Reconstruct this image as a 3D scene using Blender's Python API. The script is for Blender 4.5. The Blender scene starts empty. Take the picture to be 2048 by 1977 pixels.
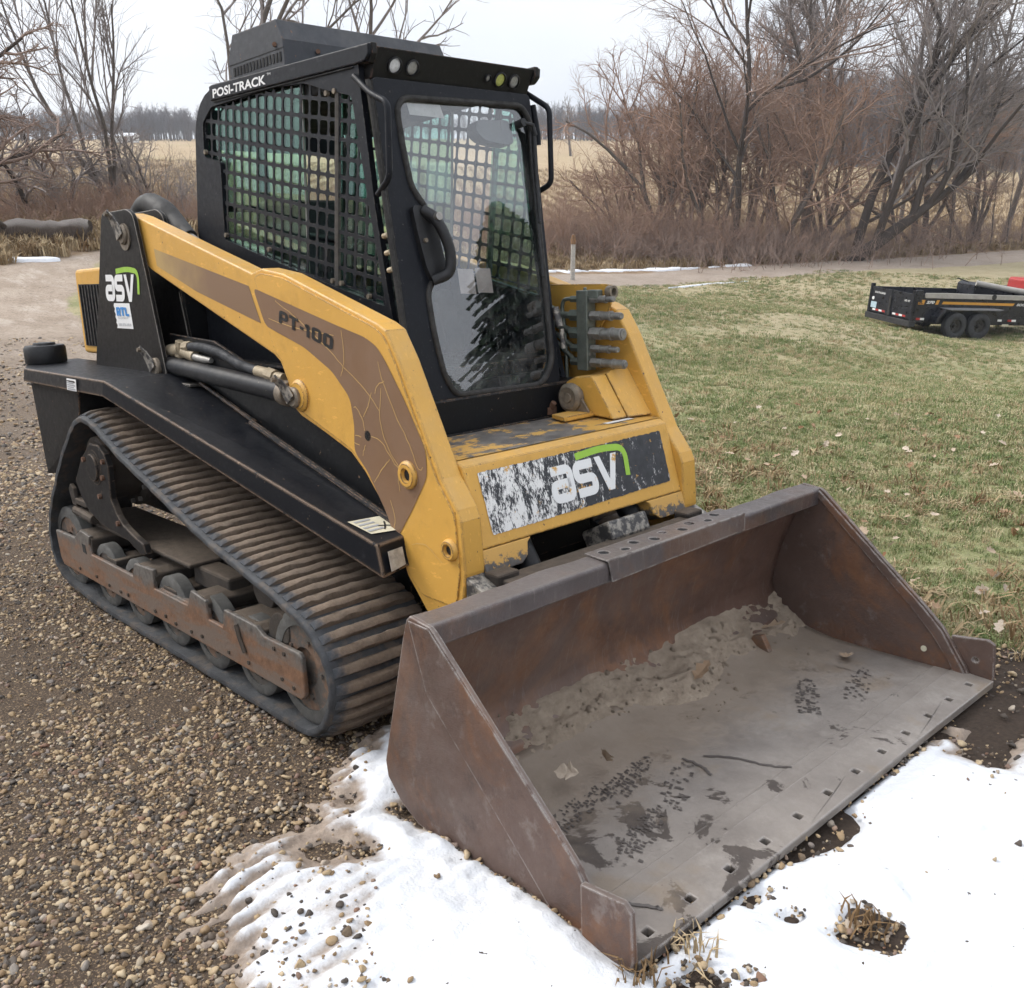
import bpy, bmesh, math, random
import numpy as np
from mathutils import Matrix, Vector
random.seed(7); RNG = np.random.default_rng(7)
S = bpy.context.scene
COL = S.collection

# ---------------------------------------------------------------- camera
cam_d = bpy.data.cameras.new('camera'); CAM = bpy.data.objects.new('camera', cam_d); COL.objects.link(CAM)
CAM.matrix_world = Matrix(((0.68760403, -0.23344688, 0.68753418, 3.53501575), (0.72608588, 0.22107442, -0.65109554, -2.469094),
                           (0.0, 0.94690478, 0.32151415, 2.02277614), (0, 0, 0, 1)))
cam_d.sensor_fit = 'HORIZONTAL'; cam_d.sensor_width = 36.0; cam_d.lens = 36.0 * 1909.92 / 2048.0
cam_d.clip_start = 0.05; cam_d.clip_end = 3000
S.camera = CAM
CAMP = np.array([3.535, -2.469, 2.023])

# ---------------------------------------------------------------- sky, sun, exposure: thin bright overcast
SUN_EL, SUN_AZ = 42.0, 205.0     # degrees; azimuth of the sun seen from the scene, counter-clockwise from +X
wd = bpy.data.worlds.new('World'); S.world = wd; wd.use_nodes = True
wn = wd.node_tree; wn.nodes.clear()
sky = wn.nodes.new('ShaderNodeTexSky'); sky.sky_type = 'NISHITA'; sky.sun_disc = False
sky.sun_elevation = math.radians(SUN_EL); sky.sun_rotation = math.radians(90 - SUN_AZ)
sky.air_density = 1.0; sky.dust_density = 3.0; sky.ozone_density = 1.0
hs = wn.nodes.new('ShaderNodeHueSaturation'); hs.inputs['Saturation'].default_value = 0.22; hs.inputs['Value'].default_value = 1.0
ovc = wn.nodes.new('ShaderNodeMix'); ovc.data_type = 'RGBA'; ovc.inputs[0].default_value = 0.62
tcw = wn.nodes.new('ShaderNodeTexCoord'); nzw = wn.nodes.new('ShaderNodeTexNoise'); nzw.inputs['Scale'].default_value = 2.2; nzw.inputs['Detail'].default_value = 4
mpw = wn.nodes.new('ShaderNodeMapping'); mpw.inputs['Scale'].default_value = (1, 1, 3.0)
rpw = wn.nodes.new('ShaderNodeValToRGB')
rpw.color_ramp.elements[0].position = 0.30; rpw.color_ramp.elements[0].color = (8.0, 8.6, 9.8, 1)
rpw.color_ramp.elements[1].position = 0.70; rpw.color_ramp.elements[1].color = (10.6, 10.8, 11.2, 1)
bg = wn.nodes.new('ShaderNodeBackground'); bg.inputs['Strength'].default_value = 0.10
wo = wn.nodes.new('ShaderNodeOutputWorld')
lk = wn.links.new
lk(sky.outputs[0], hs.inputs['Color']); lk(hs.outputs[0], ovc.inputs[6])
lk(tcw.outputs['Generated'], mpw.inputs[0]); lk(mpw.outputs[0], nzw.inputs['Vector']); lk(nzw.outputs[0], rpw.inputs[0]); lk(rpw.outputs[0], ovc.inputs[7])
sz = wn.nodes.new('ShaderNodeSeparateXYZ'); lk(tcw.outputs['Generated'], sz.inputs[0])      # overcast: brighter overhead than at the skyline
gr = wn.nodes.new('ShaderNodeMapRange'); lk(sz.outputs[2], gr.inputs[0]); gr.inputs[3].default_value = 0.77; gr.inputs[4].default_value = 1.25
mu = wn.nodes.new('ShaderNodeVectorMath'); mu.operation = 'SCALE'; lk(ovc.outputs[2], mu.inputs[0]); lk(gr.outputs[0], mu.inputs['Scale']); lk(mu.outputs[0], bg.inputs['Color']); lk(bg.outputs[0], wo.inputs[0])
sun_d = bpy.data.lights.new('sun', 'SUN'); sun_d.energy = 1.4; sun_d.angle = math.radians(25); sun_d.color = (1.0, 0.95, 0.88)
SUN = bpy.data.objects.new('sun', sun_d); COL.objects.link(SUN)
_d = Vector((math.cos(math.radians(SUN_AZ)) * math.cos(math.radians(SUN_EL)), math.sin(math.radians(SUN_AZ)) * math.cos(math.radians(SUN_EL)), math.sin(math.radians(SUN_EL))))
SUN.rotation_euler = _d.to_track_quat('Z', 'Y').to_euler(); SUN.location = (0, 0, 30)
S.view_settings.view_transform = 'Standard'; S.view_settings.look = 'None'; S.view_settings.gamma = 1; S.view_settings.use_curve_mapping = False
S.view_settings.exposure = 0.78
S.render.engine = 'CYCLES'
S.cycles.use_denoising = True
S.cycles.use_adaptive_sampling = True; S.cycles.adaptive_threshold = 0.03
S.cycles.max_bounces = 5; S.cycles.diffuse_bounces = 2; S.cycles.glossy_bounces = 3; S.cycles.transmission_bounces = 4
S.cycles.transparent_max_bounces = 12; S.cycles.caustics_reflective = False; S.cycles.caustics_refractive = False

# ---------------------------------------------------------------- helpers
# the loader stands on a slope: its own frame (x forward, y to its left, z up) tilted into the world
MW = Matrix(((0.99608452, 0.0031948, -0.08834823, 0), (0, 0.99934682, 0.03613779, 0), (0.08840597, -0.03599629, 0.9954339, 0), (0, 0, 0, 1)))
MWN = np.array(MW)[:3, :3]

def tag(o, label=None, cat=None, group=None, kind=None):
    if label: o['label'] = label
    if cat: o['category'] = cat
    if group: o['group'] = group
    if kind: o['kind'] = kind
    return o

def newobj(name, me, parent=None, col=None):
    o = bpy.data.objects.new(name, me); (col or COL).objects.link(o)
    if parent is not None: o.parent = parent
    return o

def empty(name, parent=None, loc=(0, 0, 0)):
    o = newobj(name, None, parent); o.location = loc; o.empty_display_size = 0.2
    return o

def mesh(name, v, f, m=None, parent=None, smooth=None, bev=0.0, seg=2, solid=0.0, mirror=False, col=None, matrix=None, ang=35, fix=True):
    v = np.asarray(v, float)
    if mirror: v = v * np.array([1, -1, 1]); f = [tuple(reversed(q)) for q in f]
    me = bpy.data.meshes.new(name); me.from_pydata(v.tolist(), [], [tuple(int(i) for i in q) for q in f]); me.update()
    if fix:
        bm = bmesh.new(); bm.from_mesh(me); bmesh.ops.recalc_face_normals(bm, faces=bm.faces); bm.to_mesh(me); bm.free()
    if m: me.materials.append(MAT[m] if isinstance(m, str) else m)
    o = newobj(name, me, parent, col)
    if matrix is not None: o.matrix_local = matrix
    if solid:
        s = o.modifiers.new('thick', 'SOLIDIFY'); s.thickness = solid; s.offset = 0
    if bev:
        b = o.modifiers.new('bevel', 'BEVEL'); b.width = bev; b.segments = seg; b.limit_method = 'ANGLE'; b.angle_limit = math.radians(ang); b.harden_normals = False
    if smooth:
        me.shade_smooth()
        try: me.set_sharp_from_angle(angle=math.radians(smooth))
        except Exception: pass
    return o

def join(*parts):
    V = []; F = []; n = 0
    for v, f in parts:
        v = np.asarray(v, float).reshape(-1, 3); V.append(v); F += [tuple(i + n for i in q) for q in f]; n += len(v)
    return np.concatenate(V), F

def gbox(x0, x1, y0, y1, z0, z1):
    v = [(x, y, z) for x in (x0, x1) for y in (y0, y1) for z in (z0, z1)]
    return np.array(v, float), [(0, 1, 3, 2), (4, 6, 7, 5), (0, 4, 5, 1), (2, 3, 7, 6), (0, 2, 6, 4), (1, 5, 7, 3)]

def gprism(poly, y0, y1, ax='y'):
    """closed prism: polygon in (x,z) swept along y (or (y,z) along x, (x,y) along z)"""
    P = np.asarray(poly, float); n = len(P)
    def pt(p, t):
        return {'y': (p[0], t, p[1]), 'x': (t, p[0], p[1]), 'z': (p[0], p[1], t)}[ax]
    v = [pt(p, y0) for p in P] + [pt(p, y1) for p in P]
    f = [(i, (i + 1) % n, n + (i + 1) % n, n + i) for i in range(n)] + [tuple(range(n - 1, -1, -1)), tuple(range(n, 2 * n))]
    return np.array(v, float), f

def gplate(outer, holes, y0, y1, to3=None):
    """flat plate with holes: 2-D outlines, thickness from y0 to y1"""
    from mathutils.geometry import tessellate_polygon
    to3 = to3 or (lambda a, b, t: (a, t, b))
    loops = [np.asarray(outer, float)] + [np.asarray(h, float) for h in holes]
    tri = tessellate_polygon([[Vector((p[0], p[1], 0)) for p in l] for l in loops])
    P = np.concatenate(loops); n = len(P)
    V = [to3(p[0], p[1], y0) for p in P] + [to3(p[0], p[1], y1) for p in P]
    F = [tuple(t) for t in tri] + [tuple(i + n for i in reversed(t)) for t in tri]; k = 0
    for l in loops:
        m = len(l); F += [(k + i, k + (i + 1) % m, n + k + (i + 1) % m, n + k + i) for i in range(m)]; k += m
    return np.array(V, float), F

def frame(d):
    d = np.asarray(d, float); d = d / np.linalg.norm(d)
    a = np.array([0, 0, 1.0]) if abs(d[2]) < .9 else np.array([1.0, 0, 0])
    u = np.cross(a, d); u /= np.linalg.norm(u); return u, np.cross(d, u), d

def gtube(path, r, n=10, caps=True):
    P = np.asarray(path, float); k = len(P); r = np.full(k, r, float) if np.isscalar(r) else np.asarray(r, float)
    T = np.gradient(P, axis=0); T /= np.linalg.norm(T, axis=1)[:, None] + 1e-12
    u, w, _ = frame(T[0]); V = []
    for i in range(k):
        u = u - T[i] * (u @ T[i]); u /= np.linalg.norm(u); w = np.cross(T[i], u)
        for j in range(n):
            a = 2 * math.pi * j / n; V.append(P[i] + r[i] * (u * math.cos(a) + w * math.sin(a)))
    F = [(i * n + j, i * n + (j + 1) % n, (i + 1) * n + (j + 1) % n, (i + 1) * n + j) for i in range(k - 1) for j in range(n)]
    if caps: F += [tuple(range(n - 1, -1, -1)), tuple((k - 1) * n + j for j in range(n))]
    return np.array(V), F

def gcyl(p0, p1, r0, r1=None, n=20):
    return gtube([p0, p1], [r0, r0 if r1 is None else r1], n)

def glathe(prof, c, axis, n=28):
    """prof: list of (radius, t along axis); closed profile revolved round an axis through c"""
    u, w, d = frame(axis); c = np.asarray(c, float); k = len(prof); V = []
    for j in range(n):
        a = 2 * math.pi * j / n; e = u * math.cos(a) + w * math.sin(a)
        for r, t in prof: V.append(c + e * r + d * t)
    F = [(j * k + i, ((j + 1) % n) * k + i, ((j + 1) % n) * k + (i + 1) % k, j * k + (i + 1) % k) for j in range(n) for i in range(k)]
    return np.array(V), F

def smoothpath(P, n=8):
    P = np.asarray(P, float); out = []
    Q = np.vstack([2 * P[0] - P[1], P, 2 * P[-1] - P[-2]])
    for i in range(1, len(Q) - 2):
        for t in np.linspace(0, 1, n, endpoint=False):
            a, b, c, d = Q[i - 1], Q[i], Q[i + 1], Q[i + 2]
            out.append(.5 * ((2 * b) + (c - a) * t + (2 * a - 5 * b + 4 * c - d) * t * t + (-a + 3 * b - 3 * c + d) * t ** 3))
    out.append(P[-1]); return np.array(out)

def fillet(poly, r, n=4, closed=True):
    """round the corners of a 2-D polygon"""
    P = [np.asarray(p, float) for p in poly]; out = []; k = len(P)
    for i in range(k):
        if not closed and i in (0, k - 1): out.append(P[i]); continue
        a, b, c = P[i - 1], P[i], P[(i + 1) % k]
        la, lc = np.linalg.norm(a - b), np.linalg.norm(c - b); rr = min(r, la * .45, lc * .45)
        p = b + (a - b) / la * rr; q = b + (c - b) / lc * rr
        for t in np.linspace(0, 1, n + 1): out.append((1 - t) ** 2 * p + 2 * t * (1 - t) * b + t * t * q)
    return np.array(out)

def inpoly(pts, poly):
    x, y = pts[..., 0], pts[..., 1]; poly = np.asarray(poly, float); c = np.zeros(x.shape, bool); n = len(poly); j = n - 1
    for i in range(n):
        xi, yi = poly[i]; xj, yj = poly[j]
        c ^= ((yi > y) != (yj > y)) & (x < (xj - xi) * (y - yi) / (yj - yi + 1e-12) + xi); j = i
    return c

def sdpoly(pts, poly):
    """signed distance, positive inside"""
    poly = np.asarray(poly, float); d = np.full(pts.shape[:-1], 1e9); n = len(poly)
    for i in range(n):
        a, b = poly[i - 1], poly[i]; e = b - a; w = pts - a
        t = np.clip((w @ e) / (e @ e + 1e-12), 0, 1); d = np.minimum(d, np.linalg.norm(w - t[..., None] * e, axis=-1))
    return np.where(inpoly(pts, poly), d, -d)

def vnoise(p, scale, seed=0, octs=3):
    """smooth value noise on (...,2) points, range about -1..1"""
    out = np.zeros(p.shape[:-1]); amp = 1.0; tot = 0
    for o in range(octs):
        q = p * scale * (2 ** o) + seed * 17.3 + o * 5.1; i = np.floor(q).astype(np.int64); fr = q - i; fr = fr * fr * (3 - 2 * fr)
        def h(a, b):
            n = (a * 374761393 + b * 668265263 + seed * 974711) & 0x7fffffff; n = ((n ^ (n >> 13)) * 1274126177) & 0x7fffffff
            return ((n ^ (n >> 16)) & 0xffff) / 32767.5 - 1
        a, b = i[..., 0], i[..., 1]
        v = (h(a, b) * (1 - fr[..., 0]) + h(a + 1, b) * fr[..., 0]) * (1 - fr[..., 1]) + (h(a, b + 1) * (1 - fr[..., 0]) + h(a + 1, b + 1) * fr[..., 0]) * fr[..., 1]
        out += v * amp; tot += amp; amp *= .5
    return out / tot

def sstep(a, b, x):
    t = np.clip((x - a) / (b - a), 0, 1); return t * t * (3 - 2 * t)

def text(name, s, o, ux, uy, m, parent, fat=0.0, shear=0.0):
    """flat lettering fitted to the parallelogram o + ux*[0,1] + uy*[0,1]"""
    cu = bpy.data.curves.new(name, 'FONT'); cu.body = s; cu.offset = fat; cu.shear = shear; cu.resolution_u = 3
    t = bpy.data.objects.new(name, cu); COL.objects.link(t)
    dg = bpy.context.evaluated_depsgraph_get(); me = bpy.data.meshes.new_from_object(t.evaluated_get(dg))
    bpy.data.objects.remove(t); bpy.data.curves.remove(cu)
    n = len(me.vertices); co = np.empty(n * 3); me.vertices.foreach_get('co', co); co = co.reshape(-1, 3)
    mn, mx = co.min(0), co.max(0); q = (co[:, :2] - mn[:2]) / (mx[:2] - mn[:2])
    o, ux, uy = (np.asarray(a, float) for a in (o, ux, uy))
    w = o + q[:, :1] * ux + q[:, 1:2] * uy; me.vertices.foreach_set('co', w.ravel()); me.update()
    me.materials.clear(); me.materials.append(MAT[m]); me.name = name
    return newobj(name, me, parent)

def flat(name, pts2, to3, m, parent):
    """flat polygon (list of 2-D points) placed by to3"""
    return mesh(name, [to3(*p) for p in pts2], [tuple(range(len(pts2)))], m, parent)

def stroke(P, w):
    """2-D polyline widened to a ribbon: verts, quads"""
    P = np.asarray(P, float); T = np.gradient(P, axis=0); T /= np.linalg.norm(T, axis=1)[:, None]
    N = np.stack([-T[:, 1], T[:, 0]], 1); w = np.broadcast_to(np.asarray(w, float), (len(P),))[:, None] * .5
    V = np.concatenate([P + N * w, P - N * w]); k = len(P)
    return V, [(i, i + 1, k + i + 1, k + i) for i in range(k - 1)]

def fastmesh(name, V, F, m, parent=None, smooth=False, attrs=None, col=None):
    """V (n,3) F (k,3|4) numpy"""
    me = bpy.data.meshes.new(name); V = np.ascontiguousarray(V, np.float32); F = np.ascontiguousarray(F, np.int32); k, c = F.shape
    me.vertices.add(len(V)); me.vertices.foreach_set('co', V.ravel()); me.loops.add(k * c); me.loops.foreach_set('vertex_index', F.ravel())
    me.polygons.add(k); me.polygons.foreach_set('loop_start', np.arange(0, k * c, c, dtype=np.int32)); me.polygons.foreach_set('loop_total', np.full(k, c, np.int32))
    if smooth: me.polygons.foreach_set('use_smooth', np.ones(k, bool))
    me.update(calc_edges=True)
    for nm, a in (attrs or {}).items():
        at = me.attributes.new(nm, 'FLOAT', 'POINT'); at.data.foreach_set('value', np.ascontiguousarray(a, np.float32))
    for q in (m if isinstance(m, (list, tuple)) else [m]): me.materials.append(MAT[q])
    return newobj(name, me, parent, col)

def scatter(name, pts, rot, scl, sources, pick=None, parent=None):
    """geometry-node instances of the source objects on given points"""
    n = len(pts); me = bpy.data.meshes.new(name); me.vertices.add(n); me.vertices.foreach_set('co', np.ascontiguousarray(pts, np.float32).ravel()); me.update()
    a = me.attributes.new('rot', 'FLOAT_VECTOR', 'POINT'); a.data.foreach_set('vector', np.ascontiguousarray(rot, np.float32).ravel())
    scl = np.asarray(scl, float); scl = np.repeat(scl[:, None], 3, 1) if scl.ndim == 1 else scl
    a = me.attributes.new('scl', 'FLOAT_VECTOR', 'POINT'); a.data.foreach_set('vector', np.ascontiguousarray(scl, np.float32).ravel())
    pick = RNG.integers(0, len(sources), n) if pick is None else pick
    a = me.attributes.new('pick', 'INT', 'POINT'); a.data.foreach_set('value', np.ascontiguousarray(pick, np.int32))
    o = newobj(name, me, parent)
    c = bpy.data.collections.new(name + '_kinds')
    for s in sources: c.objects.link(s)
    g = bpy.data.node_groups.new(name, 'GeometryNodeTree')
    g.interface.new_socket('Geometry', in_out='INPUT', socket_type='NodeSocketGeometry'); g.interface.new_socket('Geometry', in_out='OUTPUT', socket_type='NodeSocketGeometry')
    gi = g.nodes.new('NodeGroupInput'); go = g.nodes.new('NodeGroupOutput'); ip = g.nodes.new('GeometryNodeInstanceOnPoints'); ci = g.nodes.new('GeometryNodeCollectionInfo')
    ci.inputs['Collection'].default_value = c; ci.inputs['Separate Children'].default_value = True; ci.inputs['Reset Children'].default_value = True
    ip.inputs['Pick Instance'].default_value = True
    def na(nm, t):
        q = g.nodes.new('GeometryNodeInputNamedAttribute'); q.data_type = t; q.inputs['Name'].default_value = nm; return q.outputs[0]
    e2r = g.nodes.new('FunctionNodeEulerToRotation')
    L = g.links.new
    L(gi.outputs[0], ip.inputs['Points']); L(ci.outputs[0], ip.inputs['Instance']); L(na('pick', 'INT'), ip.inputs['Instance Index'])
    L(na('rot', 'FLOAT_VECTOR'), e2r.inputs[0]); L(e2r.outputs[0], ip.inputs['Rotation']); L(na('scl', 'FLOAT_VECTOR'), ip.inputs['Scale']); L(ip.outputs[0], go.inputs[0])
    md = o.modifiers.new('instances', 'NODES'); md.node_group = g
    return o
# ---------------------------------------------------------------- materials
MAT = {}
class NB:
    def __init__(s, name):
        s.m = bpy.data.materials.new(name); s.m.use_nodes = True; s.t = s.m.node_tree; s.t.nodes.clear(); s.out = s.t.nodes.new('ShaderNodeOutputMaterial'); MAT[name] = s.m
        s.tc = s.t.nodes.new('ShaderNodeTexCoord'); s.geo = s.t.nodes.new('ShaderNodeNewGeometry')
    def node(s, ty, **k):
        n = s.t.nodes.new(ty)
        for a, v in k.items(): setattr(n, a, v)
        return n
    def put(s, sock, v):
        if isinstance(v, bpy.types.NodeSocket): s.t.links.new(v, sock)
        elif isinstance(v, (tuple, list)) and len(v) == 3 and sock.type == 'RGBA': sock.default_value = (*v, 1)
        else: sock.default_value = v
    def obj(s, scale=None, rot=None):
        c = s.tc.outputs['Object']
        if scale is None and rot is None: return c
        m = s.node('ShaderNodeMapping'); s.put(m.inputs[0], c)
        if scale is not None: m.inputs['Scale'].default_value = scale if not np.isscalar(scale) else (scale,) * 3
        if rot is not None: m.inputs['Rotation'].default_value = rot
        return m.outputs[0]
    def noise(s, scale, detail=4, rough=.55, vec=None, dist=0.0):
        n = s.node('ShaderNodeTexNoise'); n.inputs['Scale'].default_value = scale; n.inputs['Detail'].default_value = detail; n.inputs['Roughness'].default_value = rough; n.inputs['Distortion'].default_value = dist
        s.put(n.inputs['Vector'], vec if vec is not None else s.tc.outputs['Object'])
        return s.math('ADD', s.math('MULTIPLY', s.math('SUBTRACT', n.outputs[0], .5), 1.7), .5, True)
    def voro(s, scale, vec=None, feature='F1', out=0):
        n = s.node('ShaderNodeTexVoronoi', feature=feature); n.inputs['Scale'].default_value = scale; s.put(n.inputs['Vector'], vec if vec is not None else s.tc.outputs['Object']); return n.outputs[out]
    def wave(s, scale, dist=0, vec=None, direction='X'):
        n = s.node('ShaderNodeTexWave', bands_direction=direction); n.inputs['Scale'].default_value = scale; n.inputs['Distortion'].default_value = dist; s.put(n.inputs['Vector'], vec if vec is not None else s.tc.outputs['Object']); return n.outputs[1]
    def ramp(s, f, stops):
        n = s.node('ShaderNodeValToRGB'); e = n.color_ramp.elements
        while len(e) < len(stops): e.new(.5)
        for q, (p, c) in zip(e, stops):
            q.position = p; q.color = (*c, 1) if not np.isscalar(c) else (c, c, c, 1)
        s.put(n.inputs[0], f); return n.outputs[0]
    def mask(s, f, a, b):
        n = s.node('ShaderNodeMapRange', interpolation_type='SMOOTHSTEP'); s.put(n.inputs[0], f); n.inputs[1].default_value = a; n.inputs[2].default_value = b; return n.outputs[0]
    def mix(s, f, a, b, bt='MIX'):
        n = s.node('ShaderNodeMix', data_type='RGBA', blend_type=bt); s.put(n.inputs[0], f); s.put(n.inputs[6], a); s.put(n.inputs[7], b); return n.outputs[2]
    def math(s, op, a, b=0.0, clamp=False):
        n = s.node('ShaderNodeMath', operation=op, use_clamp=clamp); s.put(n.inputs[0], a); s.put(n.inputs[1], b); return n.outputs[0]
    def sep(s, v=None):
        n = s.node('ShaderNodeSeparateXYZ'); s.put(n.inputs[0], v if v is not None else s.tc.outputs['Object']); return n.outputs
    def edge(s, r=.012, lo=.012, hi=.075):
        b = s.node('ShaderNodeBevel', samples=4); b.inputs[0].default_value = r
        d = s.node('ShaderNodeVectorMath', operation='DOT_PRODUCT'); s.put(d.inputs[0], b.outputs[0]); s.put(d.inputs[1], s.geo.outputs['Normal'])
        return s.mask(s.math('SUBTRACT', 1.0, d.outputs['Value']), lo, hi)
    def attr(s, nm):
        n = s.node('ShaderNodeAttribute'); n.attribute_name = nm; return n.outputs['Fac']
    def rand(s):
        return s.node('ShaderNodeObjectInfo').outputs['Random']
    def bump(s, h, strength=.3, dist=.01, nrm=None):
        n = s.node('ShaderNodeBump'); n.inputs['Strength'].default_value = strength; n.inputs['Distance'].default_value = dist; s.put(n.inputs['Height'], h)
        if nrm is not None: s.put(n.inputs['Normal'], nrm)
        return n.outputs[0]
    def upz(s):
        """how far the face looks up (0..1): where dust settles"""
        return s.math('MAXIMUM', s.sep(s.geo.outputs['Normal'])[2], 0.0)
    def pbr(s, color, rough=.5, metal=0.0, normal=None, spec=.5, coat=0.0, emit=None):
        b = s.node('ShaderNodeBsdfPrincipled'); s.put(b.inputs['Base Color'], color); s.put(b.inputs['Roughness'], rough); s.put(b.inputs['Metallic'], metal)
        b.inputs['Specular IOR Level'].default_value = spec; b.inputs['Coat Weight'].default_value = coat
        if normal is not None: s.put(b.inputs['Normal'], normal)
        if emit: b.inputs['Emission Color'].default_value = (*emit[0], 1); b.inputs['Emission Strength'].default_value = emit[1]
        s.t.links.new(b.outputs[0], s.out.inputs[0]); return s.m

def simple(name, c, rough=.5, metal=0.0, nz=.25, sc=9.0, spec=.5, bump=0.0, bsc=60):
    n = NB(name); f = n.noise(sc, 5, .6); k = 1 - nz
    col = n.mix(f, tuple(x * k for x in c), tuple(min(1, x * (1 + nz)) for x in c))
    n.pbr(col, n.ramp(n.noise(sc * 2.3, 3), [(.3, max(0, rough - .1)), (.7, min(1, rough + .12))]), metal, n.bump(n.noise(bsc, 4), bump, .004) if bump else None, spec)

def painted(name, base, dust=(.30, .24, .17), dustk=.35, chip=(.06, .045, .04), rough=.42, edge=True, chips=.66, speck=True, edger=.010):
    """old machine paint: faded, dusty where it faces up, chipped at edges and in specks"""
    n = NB(name); big = n.noise(2.2, 5, .6); fine = n.noise(38, 5, .65)
    col = n.mix(big, tuple(x * .88 for x in base), tuple(min(1, x * 1.10) for x in base))
    scr = n.noise(14, 6, .7, n.obj((1.0, 9, 3.0), (0.3, 0.5, 0.4)))
    col = n.mix(n.math('MULTIPLY', n.mask(scr, .66, .74), .35), col, tuple(min(1, x * 1.5 + .03) for x in base))
    du = n.math('MULTIPLY', n.math('MULTIPLY', n.mask(n.upz(), .2, .9), n.mask(n.noise(7, 5, .65), .3, .75)), dustk)
    col = n.mix(du, col, dust)
    col = n.mix(n.math('MULTIPLY', n.mask(n.noise(4.5, 6, .7), .52, .85), .30), col, tuple(x * .55 for x in base))
    if speck: col = n.mix(n.mask(n.noise(52, 3, .5), .87, .90), col, chip)
    if edge:
        e = n.math('MULTIPLY', n.edge(edger), n.mask(n.noise(33, 5, .7), chips - .20, chips - .04))
        col = n.mix(e, col, chip)
    n.pbr(col, n.mix(fine, (rough - .06,) * 3, (rough + .22,) * 3), 0, n.bump(n.noise(90, 4), .06, .003), .45 if max(base) > .05 else .22)

painted('yellow', (.625, .345, .068), (.42, .31, .17), .30, (.055, .038, .032), .40, True, .54)
painted('yellow_dark', (.54, .285, .05), (.36, .26, .14), .35)
painted('black', (.005, .0055, .007), (.10, .09, .075), .20, (.20, .13, .085), .36, True, .60, True, .008)
painted('deck_black', (.0045, .0055, .0085), (.06, .058, .058), .12, (.30, .205, .135), .33, True, .46, True, .016)
painted('cab_black', (.0085, .0098, .0138), (.08, .078, .075), .14, (.10, .09, .085), .40, True, .72, True, .006)
painted('grey_box', (.045, .048, .055), (.16, .15, .14), .4, (.2, .1, .05), .55, True, .75)
simple('plastic_black', (.014, .014, .015), .45, 0, .3, 20, .4, .05)
simple('rubber', (.028, .030, .034), .68, 0, .5, 14, .3, .25, 90)
simple('rubber_seal', (.034, .032, .030), .7, 0, .6, 30, .3, .2)
simple('inside_dark', (.012, .012, .012), .8, 0, .4)
simple('steel_bare', (.34, .32, .29), .42, .85, .35, 25, .5, .12)
simple('steel_dirty', (.20, .165, .125), .6, .35, .5, 30, .5, .25, 80)
simple('zinc', (.17, .19, .165), .42, .55, .35, 24, .5, .1)
simple('galv_dust', (.30, .29, .27), .5, .6, .3, 20)
simple('brown_decal', (.205, .118, .066), .5, 0, .10, 3)
simple('print_black', (.012, .012, .013), .45, 0, .2)
simple('print_white', (.78, .78, .77), .5, 0, .06)
simple('print_green', (.30, .52, .05), .45, 0, .1)
simple('print_blue', (.05, .25, .60), .5, 0, .1)
simple('print_grey', (.35, .36, .38), .5, 0, .1)
simple('label_cream', (.60, .56, .42), .5, 0, .2, 20)
simple('print_red', (.42, .035, .03), .5, 0, .2)
simple('scratch_yellow', (.62, .40, .14), .5, 0, .15, 30)
simple('orange_part', (.30, .055, .012), .6, 0, .4)
simple('seat_grey', (.030, .034, .036), .75, 0, .3, 30)
simple('wood_board', (.19, .10, .05), .8, 0, .5, 8, .3, .3)
simple('galv_post', (.42, .40, .37), .6, .2, .45, 14, .4, .2)

def lens(name, tint, em=None):
    n = NB(name); v = n.voro(90); n.pbr(n.mix(v, tuple(x * .7 for x in tint), tint), .15, 0, n.bump(v, .4, .003), .8)
lens('lens_clear', (.80, .82, .84)); lens('lens_grey', (.34, .34, .33)); lens('lens_yellow', (.52, .56, .16))

def glass(name, tint, refl=1.0, dirt=.10, smear=True):
    """thin pane: lets light through, mirrors by angle, with dust and wiper scratches on it"""
    n = NB(name); tr = n.node('ShaderNodeBsdfTransparent'); tr.inputs[0].default_value = (*tint, 1)
    gl = n.node('ShaderNodeBsdfGlossy'); gl.inputs['Roughness'].default_value = .012; gl.inputs[0].default_value = (*[min(1, x * 1.15) for x in tint], 1)
    dt = n.node('ShaderNodeVectorMath', operation='DOT_PRODUCT'); n.put(dt.inputs[0], n.geo.outputs['Normal']); n.put(dt.inputs[1], n.geo.outputs['Incoming'])
    fz = n.math('ADD', .042, n.math('MULTIPLY', .958, n.math('POWER', n.math('SUBTRACT', 1.0, n.math('ABSOLUTE', dt.outputs['Value'])), 5.0)))
    m1 = n.node('ShaderNodeMixShader'); n.put(m1.inputs[0], n.math('MULTIPLY', fz, 1.8 * refl, True)); n.put(m1.inputs[1], tr.outputs[0]); n.put(m1.inputs[2], gl.outputs[0])
    df = n.node('ShaderNodeBsdfDiffuse'); df.inputs[0].default_value = (.50, .49, .47, 1)
    sp = n.mask(n.noise(120, 4, .7), .60, .78); sw = n.mask(n.noise(5, 5, .7), .35, .8)
    f = n.math('MULTIPLY', n.math('ADD', n.math('MULTIPLY', sp, .5), sw), dirt)
    if smear:
        sc = n.mask(n.noise(10, 5, .75, n.obj((1, 14, 1.2), (0.5, 0, 0))), .69, .74); f = n.math('ADD', f, n.math('MULTIPLY', sc, .22), True)
    m2 = n.node('ShaderNodeMixShader'); n.put(m2.inputs[0], f); n.put(m2.inputs[1], m1.outputs[0]); n.put(m2.inputs[2], df.outputs[0]); n.t.links.new(m2.outputs[0], n.out.inputs[0])
glass('door_glass', (.88, .92, .92), 2.1, .12); glass('side_glass', (.66, .85, .79), .9, .05); glass('rear_glass', (.80, .92, .86), .6, .03)

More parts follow.
